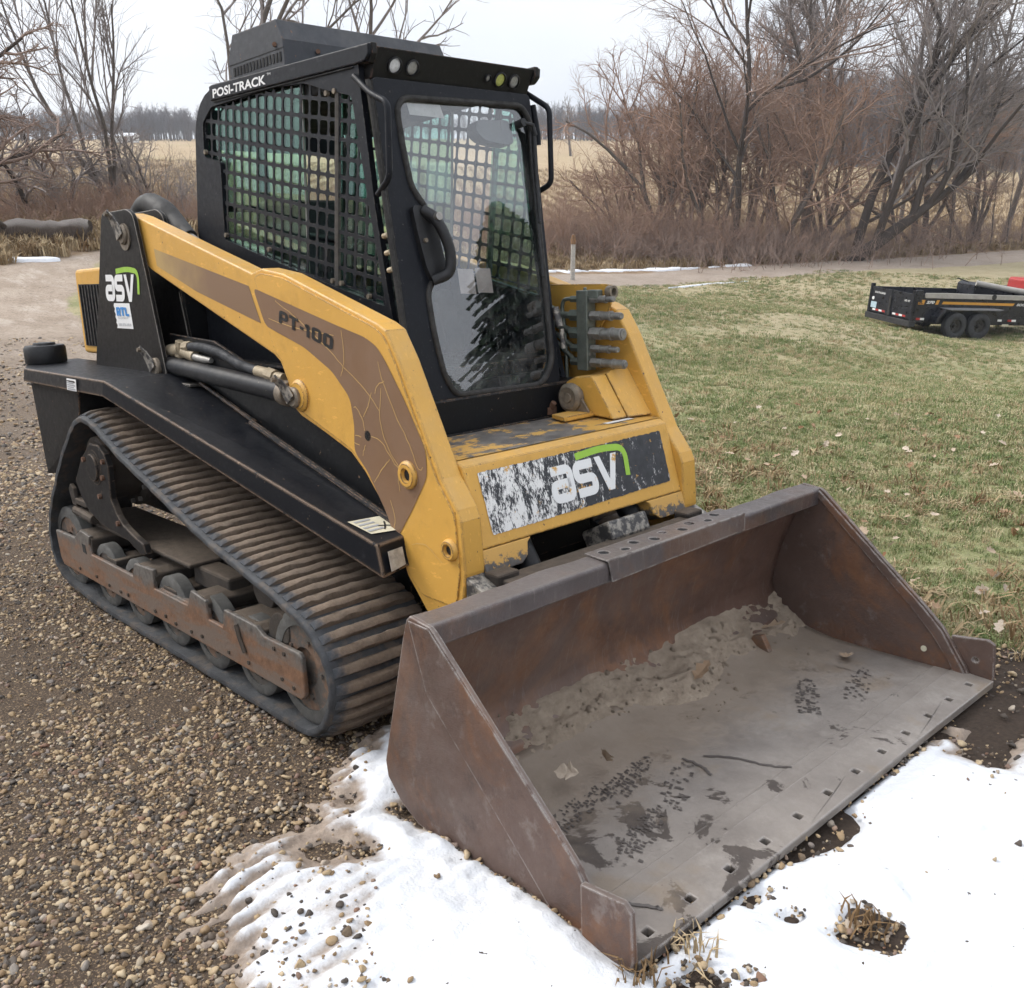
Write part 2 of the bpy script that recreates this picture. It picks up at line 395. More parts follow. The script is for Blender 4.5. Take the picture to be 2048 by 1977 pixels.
# rubber lug: packed with dried mud, grey rubber at its outer end
n = NB('lug'); y = n.sep()[1]; mud = n.mix(n.noise(26, 6, .7), (.090, .066, .048), (.265, .200, .148))
mud = n.mix(n.math('MULTIPLY', n.rand(), .35), mud, (.105, .085, .068))
rub = n.mix(n.noise(40, 4), (.030, .033, .038), (.085, .092, .102))
col = n.mix(n.mask(n.math('ADD', y, n.math('MULTIPLY', n.noise(30, 4), .06)), -.185, -.13), rub, mud)
n.pbr(col, .82, 0, n.bump(n.noise(70, 6, .7), .5, .006), .3)
n = NB('belt'); col = n.mix(n.noise(9, 6, .7), (.018, .019, .021), (.070, .074, .080)); col = n.mix(n.math('MULTIPLY', n.mask(n.noise(16, 5), .5, .75), .45), col, (.13, .10, .075))
n.pbr(col, .72, 0, n.bump(n.noise(60, 5), .35, .006), .35)
# undercarriage rail: paint rubbed off to rusty steel
n = NB('rail_rust'); st = n.noise(3.2, 6, .7, n.obj((1.0, 1, 5.0))); rust = n.mix(n.noise(30, 6, .7), (.11, .060, .038), (.27, .150, .088))
col = n.mix(n.mask(st, .38, .62), rust, (.165, .125, .100)); z = n.sep()[2]
pt = n.math('MULTIPLY', n.mask(n.math('ADD', z, n.math('MULTIPLY', n.noise(9, 6, .75), .16)), .335, .40), .9); col = n.mix(pt, col, n.mix(n.noise(40, 5), (.035, .035, .037), (.21, .20, .18)))
col = n.mix(n.mask(n.noise(50, 4, .6), .84, .88), col, (.035, .025, .022)); n.pbr(col, .55, .25, n.bump(n.noise(60, 5), .3, .004))
n = NB('frame_dirty'); col = n.mix(n.noise(7, 6, .7), (.022, .020, .019), (.075, .060, .047)); col = n.mix(n.math('MULTIPLY', n.mask(n.upz(), .1, .8), .75), col, n.mix(n.noise(30, 5), (.085, .066, .050), (.165, .128, .096)))
n.pbr(col, .8, 0, n.bump(n.noise(60, 6, .7), .5, .006), .3)
# bucket: dark oxidised plate, brown-violet, rust runs, ground bright on edges
def bucket_mat(name, floor=False, base=((.078, .050, .041), (.158, .105, .085)), rustk=.85, gloss=0.0):
    n = NB(name); a = n.noise(2.6, 7, .68); b = n.noise(19, 6, .7)
    if not floor:
        col = n.mix(a, base[0], base[1]); col = n.mix(n.math('MULTIPLY', n.mask(n.noise(1.9, 7, .72, None, .6), .44, .70), rustk), col, n.mix(b, (.135, .062, .036), (.25, .125, .065)))
        col = n.mix(n.math('MULTIPLY', n.mask(n.noise(9, 6, .75, n.obj((1.2, 7, 1.0), (0, .6, .2))), .58, .80), .42), col, (.26, .225, .205))
        col = n.mix(n.math('MULTIPLY', n.mask(n.noise(.9, 6, .7), .55, .80), .35), col, (.190, .158, .142)); col = n.mix(n.math('MULTIPLY', n.mask(n.noise(5.5, 7, .75), .60, .85), .5), col, (.045, .034, .032))
        col = n.mix(n.math('MULTIPLY', n.mask(n.upz(), .55, .95), .55), col, (.17, .145, .13))
    else:
        col = n.mix(a, (.150, .128, .112), (.335, .300, .268)); col = n.mix(n.math('MULTIPLY', n.mask(n.noise(6, 7, .78), .5, .8), .5), col, (.36, .325, .29))
        x, y, z = n.sep()
        wet = n.math('ADD', n.noise(4.6, 6, .66, None, .5), n.math('MULTIPLY', n.math('MULTIPLY', n.mask(y, .05, -.75), n.mask(x, 1.80, 2.05)), .17))
        wet = n.mask(wet, .70, .76); col = n.mix(n.math('MULTIPLY', wet, .85), col, n.mix(b, (.032, .024, .020), (.075, .058, .049)))
        col = n.mix(n.math('MULTIPLY', n.mask(n.noise(3.3, 5), .58, .8), .55), col, (.26, .20, .14)); col = n.mix(n.math('MULTIPLY', n.mask(n.math('ADD', x, n.math('MULTIPLY', n.noise(7, 6, .75), -.30)), 1.98, 1.66), .75), col, (.29, .232, .178))
    e = n.math('MULTIPLY', n.edge(.010), n.mask(n.noise(28, 5, .7), .30, .55)); col = n.mix(e, col, (.34, .315, .295))
    n.pbr(col, n.ramp(n.noise(7, 6, .7), [(.3, .42 - gloss), (.7, .70 - gloss)]), .30, n.bump(n.noise(46, 6, .7), .30, .005), .45)
bucket_mat('bucket_steel'); bucket_mat('bucket_floor', True); bucket_mat('bucket_lip', False, ((.066, .055, .056), (.125, .105, .104)), .40, .08); bucket_mat('bucket_back', False, ((.085, .048, .036), (.165, .095, .070)), .95)
n = NB('mud_dry'); col = n.mix(n.noise(14, 7, .7), (.20, .155, .115), (.46, .375, .290)); n.pbr(col, .9, 0, n.bump(n.noise(42, 7, .75), .8, .012), .2)
n = NB('wet_print'); n.pbr((.085, .072, .065), .45, 0, None, .5)
# worn front sticker: black film, white scuffs, scraped through to paint
n = NB('worn_film'); o = n.obj(); y = n.sep()[1]
sc = n.noise(11, 8, .78, n.obj((1, 2.2, 1), (.5, .2, .3))); fine = n.noise(60, 6, .75, n.obj((1, 3, 1), (.9, .2, .3)))
left = n.mask(y, .18, -.42)
wh = n.mask(n.math('ADD', n.math('ADD', n.math('MULTIPLY', sc, .62), n.math('MULTIPLY', fine, .38)), n.math('MULTIPLY', left, .17)), .60, .67)
col = n.mix(wh, n.mix(n.noise(30, 4), (.018, .019, .024), (.05, .052, .058)), (.74, .73, .71))
ye = n.mask(n.math('ADD', n.noise(8, 8, .78, n.obj((1, 1.6, 2.0))), n.math('MULTIPLY', n.mask(n.math('ABSOLUTE', n.math('ADD', y, .0)), .10, .0), .04)), .70, .725)
col = n.mix(ye, col, (.585, .335, .085)); n.pbr(col, .5, 0, None, .4)
n = NB('worn_white'); ye = n.mask(n.noise(20, 8, .75), .64, .70); n.pbr(n.mix(ye, (.76, .76, .75), (.585, .335, .085)), .5)
n = NB('scuffed_bare'); f = n.noise(30, 8, .8); z = n.sep()[2]
n.pbr(n.mix(n.mask(n.math('ADD', f, n.math('MULTIPLY', n.mask(z, .690, .61), .40)), .72, .82), (.585, .335, .085), n.mix(n.noise(60, 4), (.05, .045, .042), (.14, .125, .115))), .5)
n = NB('xm_top'); z = n.sep(); f = n.noise(9, 8, .75, n.obj((1.5, .8, 1)))
g = n.math('MULTIPLY', n.mask(n.math('ABSOLUTE', n.math('ADD', z[1], .06)), .46, .12), .24)
n.pbr(n.mix(n.mask(n.math('ADD', f, g), .60, .68), n.mix(n.noise(4), (.54, .30, .062), (.62, .37, .10)), n.mix(n.noise(16, 6), (.045, .04, .038), (.22, .20, .18))), .5, 0, n.bump(n.noise(60, 4), .15, .003))
# tyres, trailer
simple('tyre', (.045, .046, .048), .8, 0, .35, 12, .3, .2); simple('trailer_black', (.010, .011, .016), .35, 0, .4, 4); simple('tarp_grey', (.36, .34, .31), .7, 0, .2, 6, .4, .2); simple('stripe_orange', (.62, .30, .04), .5, 0, .08)
simple('fender_grey', (.20, .21, .23), .4, .3, .2); simple('rim_dark', (.06, .058, .055), .5, .6, .3); simple('red_paint', (.36, .02, .016), .45, 0, .2); simple('plate_blue', (.42, .55, .62), .5, 0, .2, 14)
# stones, ground, snow, plants
n = NB('stone'); r = n.rand(); f = n.noise(30, 5, .6)
col = n.ramp(r, [(0, (.035, .030, .027)), (.24, (.085, .068, .056)), (.36, (.31, .200, .100)), (.58, (.50, .355, .195)), (.78, (.63, .495, .315)), (.87, (.24, .215, .195)), (.92, (.24, .115, .066)), (1, (.64, .57, .46))])
col = n.mix(f, n.mix(.52, col, (.040, .030, .024)), n.mix(.10, col, (.40, .32, .23))); n.pbr(col, n.ramp(n.noise(12), [(.3, .45), (.7, .8)]), 0, n.bump(n.noise(80, 4), .3, .003), .4)
n = NB('grass_blade'); r = n.rand(); f = n.noise(40, 2)
col = n.ramp(r, [(0, (.135, .185, .066)), (.32, (.190, .230, .092)), (.54, (.270, .275, .130)), (.70, (.39, .335, .185)), (.88, (.52, .45, .285)), (1, (.31, .205, .110))]); n.pbr(col, .7, 0, None, .25)
n = NB('dry_grass'); r = n.rand(); col = n.ramp(r, [(0, (.17, .105, .052)), (.5, (.31, .225, .125)), (1, (.44, .34, .21))]); n.pbr(col, .8, 0, None, .2)
n = NB('leaf'); r = n.rand(); f = n.noise(40, 4); col = n.ramp(r, [(0, (.24, .12, .06)), (.2, (.34, .22, .13)), (.55, (.48, .37, .27)), (1, (.62, .53, .43))]); n.pbr(n.mix(f, n.mix(.4, col, (.12, .07, .04)), col), .8, 0, n.bump(n.voro(60), .3, .003), .25)
def bark(name, a, b):
    n = NB(name); f = n.noise(6, 6, .7, n.obj((4, 4, .8))); n.pbr(n.mix(f, a, b), .9, 0, n.bump(n.noise(9, 6, .7, n.obj((4, 4, .7))), .5, .02), .2)
bark('bark_grey', (.085, .072, .063), (.20, .170, .148)); bark('bark_dark', (.040, .032, .028), (.105, .084, .072))
simple('twig_brown', (.300, .220, .180), .85, 0, .3, 3, .2); simple('twig_grey', (.270, .235, .220), .85, 0, .3, 3, .2); simple('twig_rust', (.345, .230, .172), .85, 0, .3, 3, .2)
simple('spruce', (.020, .036, .018), .7, 0, .5, 5, .3)
n = NB('log_wood'); f = n.noise(5, 7, .7, n.obj((8, 8, .5))); n.pbr(n.mix(n.math('MULTIPLY', n.mask(n.upz(), .3, .9), .6), n.mix(f, (.045, .033, .026), (.150, .115, .092)), (.40, .365, .335)), .9, 0, n.bump(f, .8, .04), .2)
n = NB('snow'); d = n.attr('dirt'); f = n.noise(16, 7, .75); dm = n.mask(n.math('ADD', d, n.math('MULTIPLY', n.math('SUBTRACT', f, .5), .55)), .28, .92)
col = n.mix(dm, n.mix(n.noise(5), (.60, .625, .665), (.72, .73, .75)), n.mix(n.noise(24, 6, .7), (.150, .112, .085), (.42, .345, .280)))
col = n.mix(n.mask(n.noise(34, 3, .5), .88, .90), col, (.06, .045, .035))
n.pbr(col, .75, 0, n.bump(n.noise(26, 6, .65), .35, .02, n.bump(n.noise(120, 4), .18, .006)), .3)
# the ground: masks say where drive, lawn, verge and field are
n = NB('ground'); P = n.tc.outputs['Object']; sx = n.sep()
n1 = n.noise(.9, 7, .65); n2 = n.noise(14, 7, .7); n3 = n.noise(60, 6, .7)
grav = n.mix(n2, (.036, .026, .020), (.115, .084, .060)); grav = n.mix(n.math('MULTIPLY', n.mask(n.noise(130, 3, .6), .55, .75), .8), grav, (.30, .215, .135)); grav = n.mix(n.mask(n.math('ADD', n.attr('soil'), n.math('MULTIPLY', n.math('SUBTRACT', n2, .5), .4)), .3, .6), grav, n.mix(n3, (.030, .022, .017), (.085, .062, .047)))
drive = n.mix(n1, (.22, .165, .120), (.48, .400, .325)); drive = n.mix(n.math('MULTIPLY', n.mask(n.noise(.45, 6, .75, n.obj((1, 2.6, 1), (0, 0, .3))), .5, .75), .7), drive, (.50, .43, .365)); drive = n.mix(n.math('MULTIPLY', n.mask(n2, .5, .8), .6), drive, (.13, .095, .07)); drive = n.mix(n.math('MULTIPLY', n.mask(n3, .55, .8), .7), drive, (.55, .465, .37)); drive = n.mix(n.math('MULTIPLY', n.mask(n.noise(33, 5, .7), .60, .78), .7), drive, (.075, .055, .042))
far = n.attr('far')
gcol = n.mix(far, grav, drive)
lawn = n.mix(n.mask(n.noise(.55, 6, .7), .36, .66), (.225, .235, .108), (.375, .325, .190)); lawn = n.mix(n.math('MULTIPLY', n.mask(n.noise(3.3, 6, .75), .42, .7), .6), lawn, (.215, .215, .105)); lawn = n.mix(n.math('MULTIPLY', n.mask(n3, .55, .75), .5), lawn, (.42, .36, .24)); lawn = n.mix(n.math('MULTIPLY', n.mask(n.noise(26, 6), .58, .7), .5), lawn, (.11, .10, .052))
verge = n.mix(n2, (.165, .105, .062), (.330, .245, .155)); verge = n.mix(n.math('MULTIPLY', n.mask(n.noise(2.2, 6), .5, .75), .6), verge, (.14, .085, .052))
field = n.mix(n.noise(.06, 5), (.36, .265, .155), (.46, .35, .215)); field = n.mix(n.math('MULTIPLY', n.mask(n.noise(1.4, 5, .7, n.obj((.25, 1.4, 1), (0, 0, .5))), .45, .65), .35), field, (.27, .19, .105)); field = n.mix(n.math('MULTIPLY', n.mask(n.noise(.02, 3), .55, .7), .25), field, (.30, .27, .13))
w = n.math('ADD', n.attr('lawn'), n.math('MULTIPLY', n.math('SUBTRACT', n.noise(5, 6, .75), .5), .55))
lawn = n.mix(n.math('MULTIPLY', n.mask(n.math('ADD', n.attr('dry'), n.math('MULTIPLY', n.math('SUBTRACT', n.noise(.35, 6, .7, n.obj((1, 2.2, 1), (0, 0, .8))), .5), .9)), .2, .9), .75), lawn, n.mix(n.noise(1.6, 6, .7), (.30, .245, .150), (.48, .405, .275)))
col = n.mix(n.mask(w, .40, .60), gcol, lawn)
col = n.mix(n.mask(n.math('ADD', n.attr('verge'), n.math('MULTIPLY', n.math('SUBTRACT', n.noise(1.2, 6, .75), .5), .6)), .35, .65), col, verge)
col = n.mix(n.mask(n.attr('field'), .35, .65), col, field)
n.pbr(col, .92, 0, n.bump(n2, .5, .03, n.bump(n3, .5, .012)), .2)
n = NB('road_gravel'); f = n.noise(1.1, 6, .65, n.obj((1, 1, 1))); col = n.mix(f, (.255, .205, .165), (.385, .325, .272)); col = n.mix(n.math('MULTIPLY', n.mask(n.noise(8, 6, .7), .5, .75), .4), col, (.20, .155, .12)); n.pbr(col, .92, 0, n.bump(n.noise(20, 6), .4, .02), .2)
n = NB('snow_far'); n.pbr(n.mix(n.noise(6), (.74, .76, .80), (.84, .85, .87)), .8, 0, n.bump(n.noise(14, 5), .4, .03), .3)
# ================================================================ the loader
ROOT = empty('track_loader'); ROOT.matrix_world = MW
tag(ROOT, 'yellow and black compact track loader with a rusty bucket resting on snow', 'track loader')
TAN = math.tan(math.radians(10))

def logo(parent, to3, m1='print_white', m2='print_green', nm='logo_letter'):
    """the three rounded letters and the green swoosh; unit height 1"""
    w = .25
    A = fillet([(.10, .875), (.80, .875), (.80, .125), (.125, .125), (.125, .50), (.78, .50)], .17, 5, False)
    Sx = fillet([(1.74, .875), (1.06, .875), (1.06, .50), (1.72, .50), (1.72, .125), (1.0, .125)], .17, 5, False)
    def cap(P): return np.vstack([P[0], P, P[-1]]) if False else P
    for P in (A, Sx):
        v, f = stroke(cap(P), w); mesh(nm, [to3(*p) for p in v], f, m1, parent, fix=False)
    V = [(1.86, 1), (2.10, 1), (2.34, .32), (2.56, 1), (2.80, 1), (2.46, 0), (2.20, 0)]
    flat(nm, V, to3, m1, parent)
    v, f = stroke(fillet([(1.15, 1.12), (2.2, 1.20), (3.20, 1.10), (3.12, .28)], .42, 8, False), np.r_[np.linspace(.06, .2, 4), np.full(14, .22), np.linspace(.22, .10, 2)][:20] if False else .19)
    mesh('logo_swoosh', [to3(*p) for p in v], f, m2, parent, fix=False)

GLY = {'P': [[(.12, 0), (.12, .88), (.60, .88), (.60, .42), (.12, .42)]], 'T': [[(0, .88), (.70, .88)], [(.35, .88), (.35, 0)]], '-': [[(.05, .45), (.35, .45)]], '1': [[(.0, .70), (.22, .88), (.22, 0)]],
       '0': [[(.36, .12), (.12, .12), (.12, .88), (.60, .88), (.60, .12), (.34, .12)]], 'R': [[(.12, 0), (.12, .88), (.60, .88), (.60, .45), (.12, .45)], [(.34, .45), (.64, 0)]], 'L': [[(.12, 1), (.12, .12), (.62, .12)]]}
ADV = {'P': .80, 'T': .78, '-': .45, '1': .48, '0': .82, 'R': .78, 'L': .70}
def blocky(s, to3, m, parent, w=.22, nm='letter', rnd=.14):
    """square technical lettering, one mesh per letter; to3 takes (0..1, 0..1)"""
    tot = sum(ADV[c] for c in s); x = 0
    for c in s:
        parts = []
        for P in GLY[c]:
            P = np.array(P, float); Q = fillet(P, rnd, 4, False) if len(P) > 2 else P
            v, f = stroke(Q, w); parts.append((np.column_stack([v, 0 * v[:, 0]]), f))
        v, f = join(*parts)
        for k, q in enumerate(parts[1:]): n0 = len(parts[0][0]); v[n0:, 2] = .0006 * (k + 1)
        mesh(nm, [np.add(to3((p[0] + x) / tot, p[1]), (0, -p[2], 0)) for p in v], f, m, parent, fix=False); x += ADV[c]

# ---------------------------------------------------------------- tracks
TP = [(-1.30, .022), (-1.0, .003), (-.6, 0), (-.2, 0), (.2, 0), (.6, 0), (.85, .002), (.945, .012), (1.035, .062), (1.095, .145), (1.124, .245), (1.100, .335), (1.045, .398), (.97, .452),
      (.73, .520), (.37, .598), (.16, .655), (-.06, .722), (-.25, .783), (-.48, .852), (-.68, .930), (-.80, .970), (-.905, .985), (-1.00, .962), (-1.10, .900), (-1.29, .743), (-1.44, .590), (-1.575, .435), (-1.640, .30), (-1.632, .17), (-1.565, .083), (-1.45, .040)]
def closed_smooth(P, n=6):
    P = np.asarray(P, float); k = len(P); out = []
    for i in range(k):
        a, b, c, d = P[i - 1], P[i], P[(i + 1) % k], P[(i + 2) % k]
        for t in np.linspace(0, 1, n, endpoint=False): out.append(.5 * ((2 * b) + (c - a) * t + (2 * a - 5 * b + 4 * c - d) * t * t + (-a + 3 * b - 3 * c + d) * t ** 3))
    return np.array(out)
TC = closed_smooth(TP); _seg = np.linalg.norm(np.roll(TC, -1, 0) - TC, axis=1); TL = _seg.sum(); _cum = np.r_[0, np.cumsum(_seg)]
def track_at(s):
    s %= TL; i = min(np.searchsorted(_cum, s, 'right') - 1, len(TC) - 1); t = (s - _cum[i]) / _seg[i]; a, b = TC[i], TC[(i + 1) % len(TC)]
    d = (b - a) / np.linalg.norm(b - a); return a + (b - a) * t, d
# lug: bar across the belt, local x along the belt, y across (from -.215 outer to .215), z out of the belt
lv = []; NY = 15
for i in range(NY):
    t = i / (NY - 1); yy = -.212 + .424 * t; e = min(t, 1 - t) * (NY - 1); h = .021 * (1 - math.exp(-e * 1.1)) + .002; wv = .0022 * math.sin(i * 1.9) + .0014 * math.sin(i * 4.1 + 1)
    for dx, dz in ((-.0185, -.004), (-.0165, h * .88), (-.0125, h + wv), (.0120, h + .8 * wv), (.0160, h * .86), (.0185, -.004)): lv.append((dx + wv * .5, yy, dz))
lf = [(i * 6 + j, i * 6 + j + 1, (i + 1) * 6 + j + 1, (i + 1) * 6 + j) for i in range(NY - 1) for j in range(5)] + [(0, 1, 2, 3, 4, 5), tuple((NY - 1) * 6 + j for j in range(5, -1, -1))]
lugs = []
for q in range(5):     # five worn variants
    r_ = np.random.default_rng(50 + q); L_v = np.array(lv); tp = L_v[:, 2] > .006; L_v[tp] += r_.normal(0, .0011, (tp.sum(), 3)); ch = int(r_.integers(2, 12)); L_v[ch * 6 + 1:ch * 6 + 4, 2] -= .006
    lug_me = bpy.data.meshes.new('lug'); lug_me.from_pydata(L_v.tolist(), [], lf); lug_me.materials.append(MAT['lug']); lug_me.shade_smooth(); lug_me.set_sharp_from_angle(angle=math.radians(42)); lugs.append(lug_me)
NL = 105
def track(mir):
    k = len(TC); T = np.roll(TC, -1, 0) - np.roll(TC, 1, 0); T /= np.linalg.norm(T, axis=1)[:, None]; N = np.stack([T[:, 1], -T[:, 0]], 1)   # outward for this winding
    V = []
    prof = [(-.988, -.006), (-.992, -.012), (-.988, -.030), (-.55, -.030), (-.55, -.004), (-.76, 0.0), (-.975, -.001)]
    for i in range(k):
        for y, o in prof: p = TC[i] + N[i] * o; V.append((p[0], y + .0015 * math.sin(i * 1.3), p[1]))
    q = len(prof); F = [(i * q + j, ((i + 1) % k) * q + j, ((i + 1) % k) * q + (j + 1) % q, i * q + (j + 1) % q) for i in range(k) for j in range(q)]
    b = mesh('rubber_track', V, F, 'belt', ROOT, 50, mirror=mir)
    for j in range(NL):
        p, d = track_at(j * TL / NL + .02); nn = np.array([d[1], -d[0]])
        o = newobj('tread_lug', lugs[(j * 7 + j // 3) % 5], b); sy = 1 if not mir else -1
        o.matrix_local = Matrix(((d[0] * sy, 0, nn[0], p[0]), (0, sy, 0, -.762 * sy), (d[1] * sy, 0, nn[1], p[1]), (0, 0, 0, 1)))
    return b
def wheel(x, z, r, y0, y1, mir, hub=.72, nm='road_wheel'):
    yc = (y0 + y1) / 2; h = (y1 - y0) / 2
    o = mesh(nm, *glathe([(r * hub, -h), (r * .93, -h), (r, -h * .75), (r, h * .75), (r * .93, h), (r * hub, h)], (x, yc, z), (0, 1, 0), 32), 'rubber_dusty', ROOT, 40, mirror=mir)
    v = join(glathe([(.0, -h * .45), (r * .30, -h * .45), (r * .36, -h * .8), (r * hub, -h * .80), (r * hub, h * .8), (0, h * .8)], (x, yc, z), (0, 1, 0), 28),
             *[gcyl((x + r * .5 * math.cos(a), yc - h * .75, z + r * .5 * math.sin(a)), (x + r * .5 * math.cos(a), yc - h * 1.0, z + r * .5 * math.sin(a)), .010, None, 6) for a in np.arange(5) * 1.2566])
    mesh('wheel_disc', *v, 'disc_rust', o, 30, mirror=mir)
simple('rubber_dusty', (.085, .083, .078), .8, 0, .4, 18, .3, .3, 70)
n = NB('disc_rust'); col = n.mix(n.mask(n.noise(12, 6, .7), .40, .62), (.085, .075, .066), n.mix(n.noise(40, 5), (.115, .062, .038), (.205, .135, .092))); n.pbr(col, .7, .15, n.bump(n.noise(50, 5), .4, .005))
def undercarriage(mir):
    u = mesh('undercarriage_frame', *join(gbox(-1.40, .80, -.74, -.64, .24, .40), gbox(-1.36, -.10, -.90, -.62, .385, .405), gbox(-.10, .55, -.70, -.56, .30, .46)), 'frame_dirty', ROOT, bev=.008, mirror=mir)
    rail = [(-1.535, .165), (-1.50, .133), (.89, .133), (.917, .155), (.917, .298), (.900, .313), (.655, .309), (.60, .335), (.347, .338), (.322, .258), (.201, .259), (.192, .335), (.061, .35), (.014, .273),
            (-.319, .270), (-.309, .358), (-.515, .345), (-.551, .276), (-1.059, .275), (-1.078, .320), (-1.06, .368), (-1.18, .378), (-1.235, .353), (-1.279, .322), (-1.56, .315)]
    mesh('side_rail', *gprism(rail, -.978, -.958), 'rail_rust', u, bev=.005, mirror=mir)
    mesh('rail_strip', *gprism([(.02, .275), (-.30, .275), (-.30, .258), (.02, .258)], -.962, -.935), 'rail_rust', u, bev=.003, mirror=mir)
    for x0, x1, zt in ((-1.25, -1.06, .372), (-.51, -.32, .352), (.04, .19, .345), (.36, .62, .336)):
        mesh('axle_saddle', *gprism(fillet([(x0, .275), (x0 - .01, zt - .02), (x0 + .03, zt), (x1 - .03, zt), (x1 + .01, zt - .02), (x1, .275), (x1 - .015, .275), (x1 - .01, zt - .03), (x1 - .035, zt - .016), (x0 + .035, zt - .016), (x0 + .01, zt - .03), (x0 + .015, .275)], .008, 2), -.97, -.66), 'frame_dirty', u, bev=.004, mirror=mir)
    for x0, x1 in ((-.92, -.80), (-.27, -.14), (.08, .18)):
        mesh('axle_beam', *gbox(x0, x1, -.955, -.62, .262, .292), 'frame_dirty', u, bev=.006, mirror=mir)
    mesh('torsion_tube', *gbox(-.16, .17, -.86, -.76, .30, .39), 'frame_dirty', u, bev=.012, mirror=mir)
    mesh('pivot_cover', *gcyl((.42, -.84, .40), (.42, -.80, .40), .085, None, 26), 'frame_dirty', u, 40, bev=.006, mirror=mir)
    mesh('pivot_arm', *gprism([(.30, .33), (.34, .47), (.46, .49), (.62, .40), (.72, .31), (.60, .27)], -.80, -.76), 'frame_dirty', u, bev=.006, mirror=mir)
    mesh('idler_bracket', *gprism(fillet([(.64, .30), (.66, .38), (.73, .42), (.80, .385), (.79, .30)], .03, 3), -.95, -.91), 'frame_dirty', u, bev=.005, mirror=mir)
    # bolts on the rail
    for x, z in ((-1.25, .165), (-1.02, .172), (-.72, .162), (-.63, .168), (-.33, .163), (-.22, .168), (.03, .162), (.13, .168), (.36, .165), (.52, .168), (.77, .178), (.85, .168), (.73, .285), (.80, .283), (-.12, .158), (-.86, .162)):
        mesh('rail_bolt', *gcyl((x, -.984, z), (x, -.974, z), .0085, None, 6), 'frame_dirty', u, mirror=mir)
    mesh('rail_bar', *gtube([(.455, -.984, .305), (.475, -.986, .26), (.505, -.984, .205)], .009, 8), 'frame_dirty', u, 40, mirror=mir)
    mesh('rail_slot', *gprism([(-1.17, .268), (-1.125, .265), (-1.13, .31), (-1.175, .312)], -.9795, -.977), 'inside_dark', u, mirror=mir)
    # drive sprocket carrier
    sp = [(-.99, .81), (-.94, .846), (-.83, .85), (-.765, .815), (-.735, .76), (-.741, .70), (-.752, .60), (-.70, .535), (-.643, .497), (-.52, .462), (-.43, .446), (-.415, .40), (-.47, .388), (-.60, .43), (-.748, .44), (-.921, .452), (-1.07, .495), (-1.14, .55), (-1.20, .63), (-1.08, .75)]
    dm = mesh('drive_motor', *join(gcyl((-.93, -.93, .72), (-.93, -.50, .72), .155, None, 30), gcyl((-.93, -.78, .72), (-.93, -.755, .72), .205, None, 30), gcyl((-.93, -.62, .72), (-.93, -.60, .72), .215, None, 30)), 'frame_dirty', ROOT, 40, mirror=mir)
    mesh('motor_plate', *gprism(sp, -.958, -.925), 'black_dusty', dm, bev=.006, mirror=mir)
    mesh('hub_cover', *glathe([(0, 0), (.062, 0), (.066, .004), (.066, .014), (.085, .014), (.085, .02), (0, .02)], (-.905, -.974, .735), (0, 1, 0), 26), 'black_dusty', dm, 35, mirror=mir)
    for x, z in ((-.80, .70), (-.87, .60), (-.68, .50), (-1.02, .76), (-.77, .78)): mesh('plate_bolt', *gcyl((x, -.972, z), (x, -.956, z), .013, None, 6), 'bolt_rust', dm, mirror=mir)
    for a in np.arange(0, 6.28, .5236): mesh('flange_bolt', *gcyl((-.93 + .185 * math.cos(a), -.795, .72 + .185 * math.sin(a)), (-.93 + .185 * math.cos(a), -.775, .72 + .185 * math.sin(a)), .012, None, 6), 'galv_dust', dm, mirror=mir)
    mesh('hose_guard', *gbox(-.80, -.60, -.76, -.60, .62, .74), 'orange_part', dm, bev=.02, mirror=mir)
    mesh('tension_bracket', *join(gbox(-1.30, -1.10, -.955, -.90, .50, .53), gprism([(-1.30, .49), (-1.33, .57), (-1.30, .60), (-1.26, .58), (-1.25, .49)], -.955, -.935), gcyl((-1.30, -.94, .46), (-1.08, -.93, .44), .026, None, 12)), 'frame_dirty', u, bev=.005, mirror=mir)
    for x in (-.95, -.58, -.205, .155, .525): wheel(x, .185, .158, -.952, -.885, mir)
    for x in (-.77, -.39, -.02, .34): wheel(x, .185, .158, -.74, -.66, mir)
    wheel(-1.425, .242, .212, -.952, -.88, mir, .74, 'rear_idler'); wheel(.885, .245, .212, -.952, -.88, mir, .74, 'front_idler'); wheel(.885, .245, .205, -.66, -.58, mir, .74, 'front_idler')
painted('black_dusty', (.013, .012, .012), (.14, .11, .085), .6, (.13, .095, .07), .55, True, .55)
simple('bolt_rust', (.15, .082, .052), .7, .2, .4, 40)
for mir in (False, True): track(mir); undercarriage(mir)

# ---------------------------------------------------------------- body
mesh('chassis', *join(gbox(-1.75, .92, -.50, .50, .36, 1.12), gbox(-.75, .80, -.47, .47, 1.10, 1.22), gbox(-2.02, -1.70, -.80, .80, .62, 1.08)), 'black', ROOT, bev=.01)
mesh('engine_cover', *gbox(-1.62, -.72, -.52, .52, 1.12, 1.60), 'black', ROOT, bev=.02)
hood = mesh('engine_hood', *gprism(fillet([(-2.04, 1.19), (-2.03, 1.655), (-1.55, 1.665), (-1.55, 1.19)], .03, 3), -.535, .535), 'yellow', ROOT, bev=.018, seg=3)
for s in (-1, 1):
    mesh('hood_grille', *join(gbox(-1.98, -1.62, s * .532, s * .540, 1.235, 1.575)), 'inside_dark', hood)
    for i in range(8): mesh('grille_slat', *gbox(-1.965 + i * .044, -1.950 + i * .044, s * .539, s * .546, 1.24, 1.57), 'plastic_black', hood)
